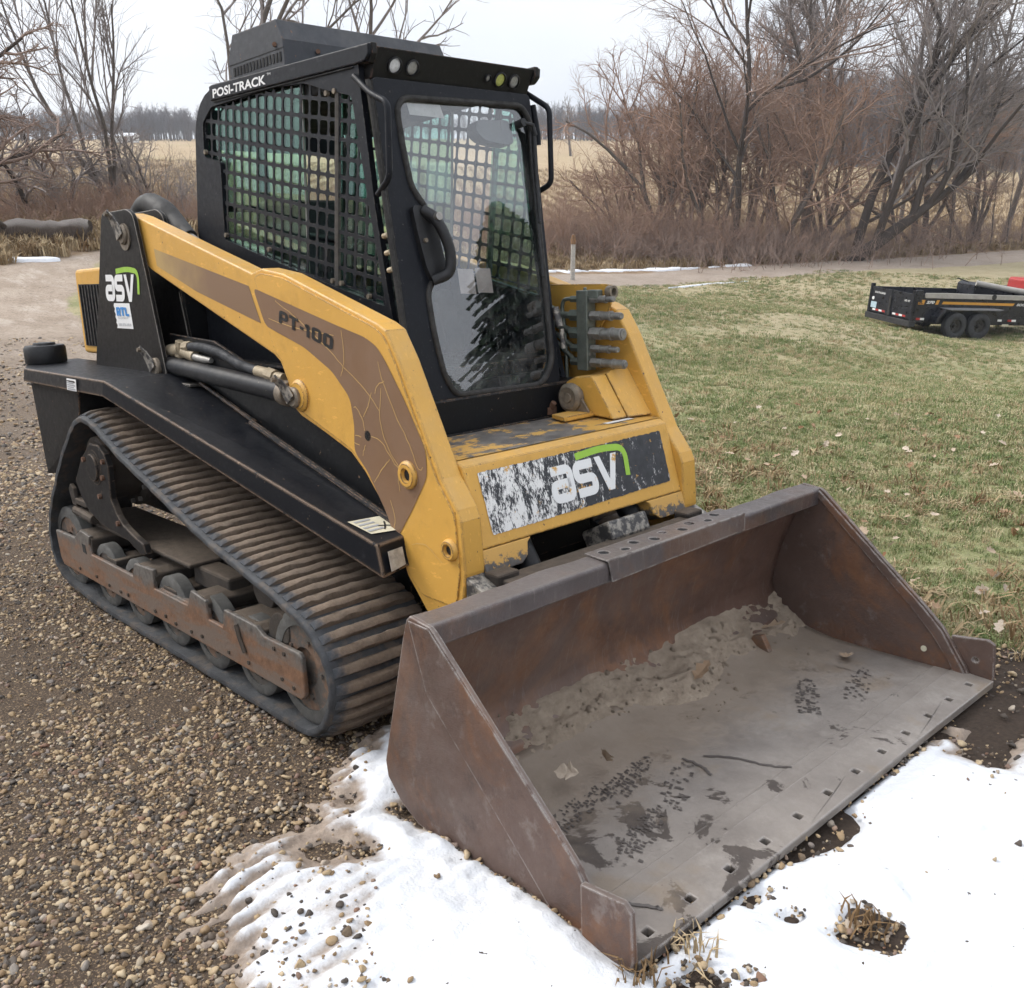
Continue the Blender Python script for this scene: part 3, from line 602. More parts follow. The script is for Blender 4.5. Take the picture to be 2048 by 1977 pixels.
def deck(mir):
    top = [(-1.755, -.95, 1.152), (-.655, -.95, 1.156), (1.085, -.745, .686), (1.085, -.56, .700), (-.655, -.56, 1.156), (-2.08, -.56, 1.152), (-2.08, -.84, 1.152)]
    v = top + [(-1.76, -.956, 1.088), (-.665, -.956, 1.090), (1.12, -.752, .580), (1.10, -.58, .600), (-2.085, -.85, 1.088), (-1.25, -.956, 1.088), (-1.08, -.956, 1.060)]
    f = [(0, 1, 4, 5, 6), (1, 2, 3, 4), (0, 7, 8, 1), (1, 8, 9, 2), (2, 9, 10, 3), (6, 11, 7, 0)]
    d = mesh('fender_deck', v, f, 'deck_black', ROOT, solid=.014, bev=.006, mirror=mir)
    mesh('side_tank', *gprism([(-1.735, .585), (-1.28, .62), (-1.02, 1.09), (-2.06, 1.09), (-2.06, .66)], -.93, -.56), 'black', ROOT, bev=.012, mirror=mir) if False else \
        mesh('side_tank', *join((np.array([(-1.74, -.935, 1.085), (-1.05, -.935, 1.085), (-1.10, -.93, .90), (-1.40, -.90, .62), (-1.70, -.93, .59), (-2.05, -.82, 1.085), (-2.02, -.80, .62), (-1.05, -.56, 1.085), (-1.40, -.56, .62), (-2.05, -.56, 1.085), (-2.02, -.56, .62)]),
                                 [(0, 1, 2, 3, 4), (0, 4, 6, 5), (5, 6, 10, 9), (1, 7, 8, 3, 2), (4, 3, 8, 10, 6), (0, 5, 9, 7, 1), (7, 9, 10, 8)])), 'tank_black', ROOT, bev=.01, mirror=mir)
    mesh('inner_skirt', *gplate([(-.75, 1.10), (.04, .965), (1.02, .60), (1.02, .86), (.04, 1.22), (-.30, 1.32), (-.75, 1.34)], [], -.585, -.57), 'black', ROOT, bev=.004, mirror=mir)
    mesh('gusset_edge', *gtube([(-.44, -.60, 1.128), (.04, -.60, .992)], .010, 8), 'black', d, mirror=mir)
    mesh('deck_rib', *gtube([(.04, -.62, .995), (1.04, -.615, .722)], .014, 8), 'black', d, mirror=mir)
    return d
painted('tank_black', (.012, .0115, .0115), (.13, .105, .08), .4, (.22, .13, .08), .5, True, .62)
d = deck(False); deck(True)
def ondeck(x, t):  # on the lip of the right deck
    return (x, -.9655, 1.15 - .06 * t)
lab = mesh('warning_label', [(-1.09, -.9655, 1.148), (-.966, -.9655, 1.148), (-.974, -.9665, 1.092), (-1.10, -.9665, 1.092)], [(0, 1, 2, 3)], 'print_white', d)
for i in range(5): mesh('label_line', [(-1.085 + .004 * (i == 0), -.968, 1.140 - i * .0095), (-.98 - .02 * (i % 2), -.968, 1.140 - i * .0095), (-.98 - .02 * (i % 2), -.968, 1.134 - i * .0095 - .002 * (i == 0)), (-1.085, -.968, 1.134 - i * .0095)], [(0, 1, 2, 3)], 'print_black' if i == 0 else 'print_grey', lab)
def dk(a, b):  # (a: along the slope from the front, b: from outer edge inward) -> point on the sloped right deck, 2 mm proud
    x = 1.085 - a; t = a / 1.74; zo = .686 + t * .47; yo = -.745 - t * .205
    k = b / (.56 + yo if False else (abs(yo) - .56)); return (x, yo + b, zo + k * .014 * (1 - t) + .0095)
lab = mesh('safety_label', [dk(.17, .018), dk(.06, .028), dk(.02, .165), dk(.14, .165)], [(0, 1, 2, 3)], 'label_cream', d)
mesh('label_band', [np.add(dk(.135, .135), (0, 0, .002)), np.add(dk(.025, .14), (0, 0, .002)), np.add(dk(.02, .163), (0, 0, .002)), np.add(dk(.138, .163), (0, 0, .002))], [(0, 1, 2, 3)], 'print_red', lab)
for i in range(4): mesh('label_line', [np.add(dk(.155 - i * .024, .03), (0, 0, .002)), np.add(dk(.145 - i * .024, .031), (0, 0, .002)), np.add(dk(.138 - i * .024, .09), (0, 0, .002)), np.add(dk(.148 - i * .024, .09), (0, 0, .002))], [(0, 1, 2, 3)], 'print_grey', lab)
v, f = stroke([(-.02, -.02), (0, 0), (.025, .015)], .006); w, g = stroke([(-.015, .02), (0, 0), (.012, -.024)], .006)
mesh('label_symbol', [np.add(dk(.08 + p[0], .105 + p[1]), (0, 0, .002)) for p in np.vstack([v, w])], f + [tuple(i + len(v) for i in q) for q in g], 'print_black', lab, fix=False)
simple('reflector_dirty', (.36, .33, .28), .6, 0, .6, 25)
mesh('reflector', [(1.118, -.725, .668), (1.118, -.665, .672), (1.133, -.665, .612), (1.133, -.725, .600)], [(0, 1, 2, 3)], 'reflector_dirty', d, solid=.004)
mesh('filler_cap', *join(glathe([(0, 0), (.102, 0), (.108, .012), (.108, .085), (.10, .098), (.06, .100), (.055, .112), (0, .112)], (-1.955, -.775, 1.158), (0, 0, 1), 30)), 'plastic_black', ROOT, 40)
# ---------------------------------------------------------------- lift towers
def pin(parent, x, z, y, mir, r=.042, flag=(.05, .10), m='steel_dirty'):
    """pin head with its bent keeper strap"""
    o = mesh('pivot_pin', *glathe([(0, 0), (r * .35, 0), (r * .35, .006), (r * .8, .004), (r, .012), (r, .03), (0, .03)], (x, y - .024, z), (0, 1, 0), 22), m, parent, 40, mirror=mir)
    fx, fz = flag; L = math.hypot(fx, fz); ux, uz = fx / L, fz / L; px, pz = -uz, ux
    pts = []
    for t, w, dy in ((-.12, r * .75, -.026), (.35, r * .72, -.028), (.75, r * .55, -.036), (1.0, r * .42, -.05), (1.12, r * .40, -.052)):
        pts.append((x + ux * L * t + px * w, y + dy, z + uz * L * t + pz * w)); pts.append((x + ux * L * t - px * w, y + dy, z + uz * L * t - pz * w))
    mesh('pin_keeper', pts, [(2 * i, 2 * i + 1, 2 * i + 3, 2 * i + 2) for i in range(4)], 'steel_worn', parent, solid=.007, bev=.002, mirror=mir)
    e = (x + ux * L * .98, y - .05, z + uz * L * .98)
    mesh('keeper_bolt', *gcyl((e[0], e[1] - .016, e[2]), (e[0], e[1] + .01, e[2]), .010, None, 8), 'steel_dirty', parent, mirror=mir)
n = NB('steel_worn'); f = n.noise(30, 5, .65); n.pbr(n.mix(n.mask(f, .4, .65), (.065, .062, .062), n.mix(n.noise(60), (.26, .24, .215), (.36, .33, .28))), .45, .4, n.bump(f, .3, .004))
TOW = fillet([(-1.535, 1.152), (-1.205, 1.885), (-1.18, 1.912), (-.885, 1.915), (-.82, 1.885), (-.755, 1.62), (-.665, 1.20), (-.655, 1.135)], .03, 4)
def tower(mir):
    t = mesh('lift_tower', *join(gprism(TOW, -.662, -.640), gprism(TOW, -.52, -.50), gbox(-1.30, -1.22, -.645, -.515, 1.20, 1.66)), 'tower_black', ROOT, bev=.004, mirror=mir)
    pin(t, -.935, 1.800, -.664, mir, .046, (-.045, .098)); pin(t, -.745, 1.190, -.664, mir, .044, (-.050, .085))
    mesh('pin_boss', *gcyl((-.935, -.668, 1.790), (-.935, -.650, 1.790), .062, None, 26), 'steel_dirty', t, 40, mirror=mir)
    mesh('weld_foot', *gbox(-.70, -.44, -.655, -.57, 1.112, 1.128), 'tower_black', t, bev=.006, mirror=mir)
    return t
painted('tower_black', (.0085, .0075, .0072), (.09, .075, .065), .2, (.42, .38, .33), .42, True, .30, False, .005)
tw = tower(False); tower(True)
logo(tw, lambda a, b: (-1.262 + a * .129 + b * .016, -.6645, 1.493 + b * .128 - a * .0012))
# dealer sticker
def rt(a, b): return (-1.172 + a * .205 + b * -.012, -.6640, 1.361 + b * .122)
edge_l = [(0.02 + .05 * (i % 2), i / 9) for i in range(10)]
st = flat('dealer_sticker', [(1, 0)] + [(1, 1)] + edge_l[::-1], rt, 'print_white', tw)
def sub(nm, a, b): return lambda p, q: tuple(np.add(rt(p, q), (0, -.0022, 0)))
r2 = sub('', 0, 0)
blocky('RTL', lambda a, b: r2(.16 + a * .76, .50 + b * .34), 'print_blue', st, .28, 'sticker_letter', .08)
text('sticker_line', 'EQUIPMENT', r2(.20, .38), np.subtract(r2(.80, .38), r2(.20, .38)), np.subtract(r2(.2, .45), r2(.2, .38)), 'print_grey', st)
text('sticker_number', '260-373-3919', r2(.17, .10), np.subtract(r2(.92, .10), r2(.17, .10)), np.subtract(r2(.17, .21), r2(.17, .10)), 'print_grey', st, .01)

# ---------------------------------------------------------------- lift arms
ARM = [(-.99, 1.84), (-.97, 1.90), (-.862, 1.881), (.18, 1.606), (.26, 1.622), (.42, 1.600), (1.005, 1.428), (1.055, 1.405), (1.119, 1.308), (1.235, 1.082), (1.312, .932), (1.385, .838), (1.401, .800), (1.411, .624), (1.392, .52), (1.35, .42), (1.21, .42),
       (1.157, .48), (1.09, .553), (1.055, .640), (1.025, .725), (.985, .778), (.942, .819), (.87, .898), (.791, .957), (.62, 1.015), (.465, 1.062), (.425, 1.085), (.385, 1.19), (.345, 1.262), (.30, 1.290), (-.754, 1.632), (-.90, 1.70)]
def ring(parent, x, z, y, r, hole, mir, h=.016, m='yellow'):
    o = mesh('pivot_boss', *glathe([(hole, -.002), (hole * 1.25, -h), (r * .8, -h), (r, -h * .35), (r, .004), (hole, .004)], (x, y, z), (0, 1, 0), 30), m, parent, 40, mirror=mir)
    mesh('bore', *gcyl((x, y - .003, z), (x, y + .004, z), hole, None, 22), 'inside_dark', parent, mirror=mir); return o
def arm(mir):
    a = mesh('lift_arm', *gprism(ARM, -.630, -.542), 'yellow', ROOT, bev=.009, seg=3, mirror=mir)
    ov = [(.205, 1.590), (.26, 1.606), (.42, 1.586), (1.0, 1.415), (1.05, 1.385), (1.11, 1.29), (1.295, .925), (1.375, .822), (1.388, .62), (1.36, .50), (1.18, .50), (1.105, .562), (1.045, .728), (.96, .832), (.80, .972), (.475, 1.082), (.44, 1.10), (.402, 1.20), (.36, 1.275), (.315, 1.303)]
    mesh('arm_overlay', *gprism(fillet(ov, .02, 3), -.6355, -.622), 'yellow', a, bev=.003, mirror=mir)
    ring(a, 1.142, .924, -.636, .050, .020, mir); ring(a, 1.346, .699, -.636, .038, .017, mir); ring(a, .482, 1.145, -.636, .062, .02, mir)
    mesh('arm_hole', *gcyl((.917, -.6372, 1.034), (.917, -.630, 1.034), .019, None, 20), 'inside_dark', a, mirror=mir)
    pin(a, .468, 1.138, -.650, mir, .040, (-.055, .072))
    return a
ra = arm(False); la = arm(True)
AY = -.6372
DEC = fillet([(.196, 1.549), (.767, 1.417), (.940, 1.380), (1.005, 1.352), (1.047, 1.310), (1.138, 1.190), (1.200, 1.095), (1.245, 1.02), (1.245, .93), (1.15, .80), (1.046, .672), (1.000, .767), (.90, .905), (.825, .968), (.838, 1.063), (.822, 1.162), (.719, 1.250), (.541, 1.330), (.267, 1.403)], .03, 4)
flat('side_decal', DEC, lambda a, b: (a, AY, b), 'brown_decal', ra)
n = NB('decal_faded'); x = n.sep()[0]; n.pbr(n.mix(n.mask(n.math('ADD', x, n.math('MULTIPLY', n.noise(7, 5), .35)), -.55, -.02), (.43, .29, .115), (.215, .128, .072)), .5)
flat('side_decal', [(-.70, 1.728), (.152, 1.556), (.222, 1.412), (.16, 1.425), (-.314, 1.536), (-.69, 1.652)], lambda a, b: (a, -.6312, b), 'decal_faded', ra)
blocky('PT-100', lambda a, b: (.375 + a * .372 + b * .010, AY - .002, 1.418 - a * .094 + b * .050), 'print_black', ra, .23, 'model_letter')
# scratches scraped through the decal
SCR = [[(.36, 1.50), (.52, 1.43), (.70, 1.335), (.80, 1.27)], [(.80, 1.27), (.92, 1.20), (1.00, 1.13)], [(.80, 1.40), (.805, 1.30), (.775, 1.235)], [(1.01, 1.30), (1.03, 1.235), (1.09, 1.13), (1.16, 1.03), (1.20, .955), (1.23, .96)],
       [(1.02, 1.21), (1.0, 1.10), (1.04, 1.0), (1.12, .925)], [(.90, 1.05), (.895, 1.09), (.86, 1.13), (.845, 1.13)], [(.94, 1.035), (1.0, 1.02), (1.07, .955), (1.11, .93)], [(.90, 1.10), (.93, 1.14), (.96, 1.19)], [(.88, .96), (.90, 1.0)], [(.94, .87), (1.0, .93), (1.04, .965)],
       [(.84, 1.03), (.88, 1.025)], [(.83, 1.0), (.865, .995)], [(.30, 1.43), (.5, 1.40), (.75, 1.38)], [(.98, 1.19), (1.0, 1.22), (1.04, 1.235)], [(1.03, .82), (1.05, .76), (1.04, .71)], [(1.09, .86), (1.085, .90), (1.09, .95)], [(1.14, .68), (1.22, .69), (1.30, .645)]]
for q in SCR:
    P = smoothpath(np.array(q), 5); P = P + RNG.normal(0, .0012, P.shape); v, f = stroke(P, .0026 * (.5 + .5 * np.sin(np.linspace(.5, 2.6, len(P)))))
    mesh('scratch', [(p[0], AY - .0012, p[1]) for p in v], f, 'scratch_yellow', ra, fix=False)
# foot pads under the arms
for s in (-1, 1): mesh('stop_pad', *gprism([(1.405, .615), (1.50, .575), (1.485, .53), (1.46, .47), (1.40, .46)], s * .625, s * .535), 'steel_worn', ROOT, bev=.004)
# lift cylinders with hoses
def cylinder(mir):
    c = mesh('lift_cylinder', *join(gcyl((-.70, -.615, 1.197), (.33, -.615, 1.142), .042, None, 26), gcyl((-.76, -.615, 1.20), (-.69, -.615, 1.196), .05, None, 22)), 'cyl_black', ROOT, 40, bev=.003, mirror=mir)
    mesh('rod_eye', *join(gcyl((.325, -.615, 1.142), (.375, -.615, 1.138), .050, None, 24), gcyl((.36, -.615, 1.14), (.42, -.615, 1.137), .036, None, 20)), 'steel_dirty', c, 40, bev=.004, mirror=mir)
    P = smoothpath([(-.56, -.60, 1.285), (-.40, -.60, 1.290), (-.22, -.60, 1.272), (-.05, -.60, 1.232), (.08, -.60, 1.214), (.16, -.60, 1.207)], 6)
    mesh('hose', *gtube(P, .021, 10), 'rubber', c, 60, mirror=mir)
    mesh('hose_fitting', *join(gcyl((.10, -.60, 1.212), (.20, -.60, 1.205), .024, None, 12), gcyl((.19, -.60, 1.206), (.245, -.60, 1.198), .028, None, 8), gcyl((.225, -.60, 1.20), (.31, -.60, 1.195), .020, None, 10)), 'brass_dusty', c, 40, mirror=mir)
    mesh('hose_fitting', *join(gcyl((-.72, -.60, 1.262), (-.60, -.60, 1.272), .030, None, 12), gcyl((-.62, -.60, 1.24), (-.60, -.60, 1.31), .026, None, 8), gcyl((-.57, -.60, 1.262), (-.46, -.60, 1.245), .027, None, 10), gcyl((-.56, -.60, 1.285), (-.50, -.60, 1.288), .026, None, 8)), 'brass_dusty', c, 40, mirror=mir)
    mesh('hard_line', *gtube([(-.50, -.605, 1.248), (-.36, -.605, 1.237), (-.31, -.60, 1.235)], [.017, .017, .012], 10), 'galv_dust', c, 50, mirror=mir)
painted('cyl_black', (.008, .009, .0115), (.10, .09, .08), .35, (.3, .26, .2), .33, False)
simple('brass_dusty', (.34, .28, .19), .6, .25, .35, 30)
cylinder(False); cylinder(True)
# far side: rubber boot and pipe behind the right tower
simple('plastic_grey', (.024, .023, .022), .75, 0, .3, 6)
bt = mesh('hose_boot', *gtube(smoothpath([(-1.26, -.455, 1.78), (-1.235, -.455, 1.90), (-1.13, -.45, 1.952), (-1.00, -.45, 1.925), (-.84, -.45, 1.845), (-.69, -.455, 1.775)], 6), np.r_[np.full(8, .052), np.linspace(.05, .058, 14), np.linspace(.056, .036, 9)], 14), 'plastic_grey', ROOT, 50)
mesh('hose_end', *gtube(smoothpath([(-.70, -.455, 1.780), (-.60, -.46, 1.745), (-.45, -.47, 1.69)], 5), .022, 12), 'galv_dust', bt, 50)
# ---------------------------------------------------------------- front cross member
xm = mesh('cross_member', *gprism([(.96, .985), (1.285, .972), (1.318, .957), (1.398, .684), (1.02, .684), (.96, .80)], -.545, .545), 'yellow', ROOT, bev=.008, seg=3)
mesh('step_surface', [(.97, -.54, .9875), (1.283, -.54, .9755), (1.283, .54, .9755), (.97, .54, .9875)], [(0, 1, 2, 3)], 'xm_top', xm)
def xf(y, z, o=.0022):   # on the sloping front face
    return (1.318 + (.957 - z) * .293 + o, y, z + o * .29)
def plate_front(nm, poly, m, o0, o1): return mesh(nm, *gplate(poly, [], o0, o1, lambda a, b, t: xf(a, b, t)), m, xm, bev=.003)
for s, yi in ((-1, .335), (1, .335)):
    pl = [(s * .545, .684), (s * (yi - .02), .684), (s * yi, .67), (s * (yi + .01), .63), (s * (yi + .045), .606), (s * .545, .606)]
    mesh('lower_lug', *gplate(pl, [], -.09, .0, lambda a, b, t: xf(a, b, t)), 'scuffed_bare', xm, bev=.004)
film = fillet([(-.49, .930), (.487, .932), (.485, .735), (-.482, .722)], .006, 2)
rag = []
for i in range(len(film)):
    a, b = film[i], film[(i + 1) % len(film)]; L = np.linalg.norm(b - a); k = max(1, int(L / .009))
    for t in range(k): rag.append(a + (b - a) * t / k + (RNG.normal(0, .0011, 2) if L > .1 else 0))
flat('front_sticker', rag, xf, 'worn_film', xm)
logo(xm, lambda a, b: xf(-.175 + a * .134, .762 + b * .130, .0042), 'worn_white', 'print_green')
flat('white_tape', [(-.20, 0), (.20, 0), (.20, .028), (-.20, .028)], lambda a, b: (1.235 - b, .36 + a * .40, .9805), 'print_white', xm)
mesh('catch_plate', *gplate([(1.005, .20), (1.10, .17), (1.10, .54), (.98, .54)], [], .990, 1.008, lambda a, b, t: (a, b, t)), 'yellow', xm, bev=.003)
# yoke for the tilt cylinder on the left arm
yk = mesh('cylinder_yoke', *gprism([(.965, 1.0), (.93, 1.05), (.95, 1.122), (1.0, 1.145), (1.095, 1.152), (1.21, .985)], .345, .43), 'yellow', ROOT, bev=.006)
mesh('yoke_web', [(1.095, .43, 1.152), (1.21, .43, .985), (1.24, .545, .985), (1.10, .545, 1.19), (.95, .43, 1.12), (.95, .545, 1.14)], [(0, 1, 2, 3), (0, 3, 5, 4)], 'yellow', yk, solid=.008)
mesh('yoke_pin', *join(glathe([(0, -.03), (.018, -.03), (.02, -.024), (.045, -.028), (.06, -.018), (.06, .0), (.05, .0), (.05, .05), (0, .05)], (1.0, .325, 1.062), (0, 1, 0), 26)), 'steel_dirty', yk, 40)
mesh('pin_keeper', *gprism(fillet([(1.0, 1.10), (1.05, 1.075), (1.10, 1.01), (1.085, .998), (1.02, 1.005), (.985, 1.03)], .012, 3), .318, .328), 'steel_dirty', yk, bev=.002)
# guard plate and hydraulic coupler block on the left arm
mesh('coupler_guard', *gplate([(.55, 1.20), (.55, 1.512), (1.02, 1.512), (1.055, 1.508), (1.064, 1.47), (1.04, 1.40), (.9, 1.20)], [], .512, .524), 'yellow', la, bev=.003)
mesh('guard_ring', *glathe([(.016, 0), (.026, 0), (.026, .03), (.016, .03)], (1.062, .49, 1.480), (1, 0, 0), 20), 'steel_dirty', la, 40)
cb = mesh('coupler_block', *join(gbox(.921, .980, .445, .50, 1.158, 1.488), gbox(.975, 1.03, .455, .49, 1.455, 1.49), gcyl((.95, .47, 1.486), (.95, .47, 1.50), .008, None, 8)), 'zinc', ROOT, bev=.004)
for y, z in ((.46, 1.468), (.487, 1.468), (.46, 1.225), (.487, 1.225)): mesh('block_bolt', *gcyl((.984, y, z), (.976, y, z), .006, None, 6), 'galv_dust', cb)
simple('steel_coupler', (.27, .26, .24), .45, .6, .4, 40, .5, .2)
for z, L, r in ((1.452, .125, .0155), (1.385, .165, .019), (1.312, .175, .025), (1.249, .145, .016), (1.191, .185, .019)):
    x0 = .982
    mesh('coupler', *join(gcyl((x0, .472, z), (x0 + L * .34, .472, z), r * 1.12, None, 6), gcyl((x0 + L * .34, .472, z), (x0 + L * .62, .472, z), r * .92, None, 18), gcyl((x0 + L * .60, .472, z), (x0 + L * .68, .472, z), r * 1.08, None, 18), gcyl((x0 + L * .68, .472, z), (x0 + L * .97, .472, z), r * (.98 if L > .17 else .78), None, 18), gcyl((x0 + L * .97, .472, z), (x0 + L, .472, z), r * .7, None, 18)), 'steel_coupler', cb, 40, bev=.0015)
for z, pth, r in ((1.452, [(.92, 1.452), (.845, 1.452), (.822, 1.44), (.815, 1.41), (.822, 1.37), (.832, 1.25), (.836, 1.09)], .0085), (1.385, [(.925, 1.385), (.87, 1.385), (.81, 1.388), (.74, 1.415), (.64, 1.44)], .0150), (1.312, [(.925, 1.312), (.87, 1.318), (.80, 1.338), (.72, 1.365), (.62, 1.40)], .0150),
                  (1.249, [(.925, 1.249), (.88, 1.25), (.82, 1.282), (.72, 1.33), (.62, 1.37)], .0105), (1.191, [(.925, 1.191), (.89, 1.192), (.84, 1.225), (.75, 1.285), (.63, 1.34)], .0105)):
    P = smoothpath([(x, .472, zz) for x, zz in pth], 5)
    mesh('hydraulic_tube', *gtube(P, r, 12), 'zinc', cb, 60); mesh('tube_nut', *gcyl((.868, .472, z), (.922, .472, z), r * 1.75, None, 6), 'zinc', cb, bev=.002)
# coupler frame between arms and bucket
mesh('attachment_frame', *join(gbox(1.42, 1.50, -.52, .52, .12, .20), gbox(1.42, 1.49, -.56, -.46, .12, .62), gbox(1.42, 1.49, .46, .56, .12, .62), gbox(1.44, 1.56, -.54, .54, .50, .60)), 'frame_dirty', ROOT, bev=.008)
for s in (-1, 1): mesh('tilt_cylinder', *gcyl((1.15, s * .30, .90), (1.46, s * .30, .42), .045, None, 20), 'cyl_black', ROOT, 40)
mesh('wear_block', *gprism([(1.30, .60), (1.44, .67), (1.47, .60), (1.34, .52)], .04, .26), 'steel_worn', ROOT, bev=.01)
mesh('belly_panel', *gbox(.88, .93, -.50, .50, .40, .985), 'black', ROOT, bev=.005)

# ---------------------------------------------------------------- cab
simple('mesh_edge', (.10, .09, .08), .7, 0, .4, 30); simple('label_grey', (.46, .44, .42), .6, 0, .1); simple('label_faded', (.40, .33, .31), .6, 0, .3, 14); simple('motor_grey', (.12, .125, .13), .6, 0, .2)
painted('visor_black', (.014, .0135, .013), (.10, .09, .08), .3, (.14, .08, .06), .5, True, .66, False, .006)
SIDE = [(-.70, 1.13), (-.693, 1.81), (-.622, 2.19), (-.612, 2.232), (-.596, 2.272), (-.570, 2.312), (-.535, 2.346), (-.49, 2.372), (-.44, 2.386), (-.39, 2.392)] + [(.69, 2.345), (.69, 2.27), (.735, 1.834), (.79, 1.47), (.885, 1.13)]
OPEN = fillet([(-.435, 1.755), (-.405, 2.085), (-.55, 2.12), (-.535, 2.262), (-.44, 2.318), (-.10, 2.32), (.11, 2.318), (.33, 2.302), (.455, 2.262), (.635, 2.215), (.70, 1.82), (.765, 1.468), (.424, 1.545)], .02, 3)
CEL = math.radians(-10.5)
def screen(nm, poly, y, pitch, m, parent, mir, hole=.80, ang=CEL, to3=None, th=.0035):
    ca, sa = math.cos(ang), math.sin(ang); P = np.asarray(poly); c0 = P.mean(0); V = []; F = []
    R = np.array([[ca, -sa], [sa, ca]]); K = int(np.abs(P - c0).max() * 1.6 / pitch) + 2
    sq = np.array([(-1, -1), (0, -1), (1, -1), (1, 0), (1, 1), (0, 1), (-1, 1), (-1, 0)]) * pitch / 2
    h = hole * pitch / 2; q = h * .70; ho = np.array([(-q, -h), (q, -h), (h, -q), (h, q), (q, h), (-q, h), (-h, q), (-h, -q)])
    so = np.array([(-q, -1e9), (q, -1e9), (1e9, -q), (1e9, q), (q, 1e9), (-q, 1e9), (-1e9, q), (-1e9, -q)]); so = np.clip(so, -pitch / 2, pitch / 2)
    cor = np.array([(1, -1), (1, 1), (-1, 1), (-1, -1)]) * pitch / 2
    cs = np.array([(i, j) for i in range(-K, K + 1) for j in range(-K, K + 1)], float) * pitch @ R.T + c0
    cs = cs[sdpoly(cs, P) > -.018]
    to3 = to3 or (lambda a, b, t: (a, t, b))
    for c in cs:
        b = len(V); ring_o = so @ R.T + c; ring_i = ho @ R.T + c; cc = cor @ R.T + c
        for t in (y - th / 2, y + th / 2):
            V += [to3(p[0], p[1], t) for p in ring_o] + [to3(p[0], p[1], t) for p in ring_i] + [to3(p[0], p[1], t) for p in cc]
        for k, base in ((0, b), (1, b + 20)):
            for i in range(8):
                j = (i + 1) % 8
                F.append((base + i, base + j, base + 8 + j, base + 8 + i))
            for i, (u, w) in enumerate(((1, 2), (3, 4), (5, 6), (7, 0))): F.append((base + u, base + 16 + i, base + w))
        F += [(b + 8 + i, b + 8 + (i + 1) % 8, b + 28 + (i + 1) % 8, b + 28 + i) for i in range(8)]
    return mesh(nm, V, F, m, parent, mirror=mir, fix=False)
cab = mesh('cab_frame', *join(gplate(SIDE, [OPEN], -.412, -.388), gplate(SIDE, [OPEN], .388, .412), gprism([(-.48, 2.335), (-.42, 2.372), (.70, 2.338), (.70, 2.318), (-.40, 2.348), (-.46, 2.32)], -.405, .405),
                              gplate([(-.388, 1.13), (.388, 1.13), (.388, 2.20), (.34, 2.33), (-.34, 2.33), (-.388, 2.20)], [[(-.31, 1.60), (-.31, 2.16), (.31, 2.16), (.31, 1.60)]], -.60, -.58, lambda a, b, t: (t, a, b)),
                              gbox(-.58, .83, -.40, .40, 1.10, 1.16)), 'cab_black', ROOT, bev=.004)
for mir in (False, True):
    screen('window_screen', OPEN, -.402, .0668, 'cab_black', cab, mir)
    wb = [(-.56, 1.70), (.20, 1.56), (.27, 2.33), (-.56, 2.33)]; wf = [(.425, 1.53), (.78, 1.46), (.66, 2.24), (.53, 2.27)]
    mesh('side_window', *gplate(wb, [], -.3815, -.3775), 'side_glass', cab, mirror=mir); mesh('side_window', *gplate(wf, [], -.3855, -.3825), 'side_glass', cab, mirror=mir)
    mesh('window_rail', *gtube([(.195, -.3795, 1.565), (.262, -.3795, 2.31)], .006, 6), 'galv_dust', cab, mirror=mir)
    mesh('window_mullion', *gtube([(.535, -.40, 2.245), (.435, -.40, 1.545)], .013, 6), 'mesh_edge', cab, mirror=mir)
    for p in ((.475, 2.245), (.53, 2.245), (.42, 1.565), (.48, 1.555), (.66, 1.505), (-.42, 1.775), (-.535, 2.14), (-.05, 1.70)):
        mesh('screen_bolt', *gcyl((p[0], -.418, p[1]), (p[0], -.404, p[1]), .010, None, 8), 'steel_dirty', cab, mirror=mir)
    rl = [(-.425, 2.340), (-.401, 2.338), (.70, 2.311), (.745, 2.314), (.768, 2.332), (.772, 2.368), (-.398, 2.402), (-.425, 2.398)]
    mesh('roof_rail', *gprism(rl, -.422, -.404), 'cab_black', cab, bev=.005, mirror=mir)
    mesh('drip_groove', *gtube([(-.40, -.4155, 2.333), (.66, -.4155, 2.306)], .003, 6), 'inside_dark', cab, mirror=mir)
mesh('rear_window', [(-.59, -.31, 1.60), (-.59, .31, 1.60), (-.59, .31, 2.16), (-.59, -.31, 2.16)], [(0, 1, 2, 3)], 'rear_glass', cab)
mesh('rear_mullion', *join(gbox(-.605, -.575, -.12, -.08, 1.60, 2.16), gbox(-.605, -.575, -.31, .31, 1.885, 1.915)), 'cab_black', cab)
T = text('cab_letters', 'POSI-TRACK', (-.392, -.4235, 2.346), (.455, 0, -.010), (.004, 0, .036), 'print_white', cab, .028)
text('cab_mark', 'TM', (.078, -.4235, 2.366), (.028, 0, -.001), (0, 0, .009), 'print_white', cab)
# visor with work lights
vz = mesh('visor', *gprism([(.772, 2.362), (.722, 2.262), (.66, 2.262), (.66, 2.366)], -.385, .385), 'visor_black', cab, bev=.006)
def vf(y, t, o): return (.745 + t * .45 + o * .9, y, 2.312 + t * .9 - o * .45)
def lamp(y, r, m):
    c = np.array(vf(y, 0, .007)); ax = np.array([.894, 0, -.447])
    o = mesh('work_light', *glathe([(r, -.006), (r * 1.18, -.004), (r * 1.18, .004), (r, .006)], c, ax, 28), 'plastic_black', ROOT, 40)
    mesh('light_lens', *glathe([(0, .002), (r * .5, .0015), (r * .85, 0), (r, -.003), (0, -.006)], c, ax, 28), m, o, 60)
for y, r, m in ((-.297, .026, 'lens_clear'), (-.218, .025, 'lens_grey'), (.214, .025, 'lens_yellow'), (.290, .024, 'lens_grey'), (.150, .012, 'lens_grey')): lamp(y, r, m)
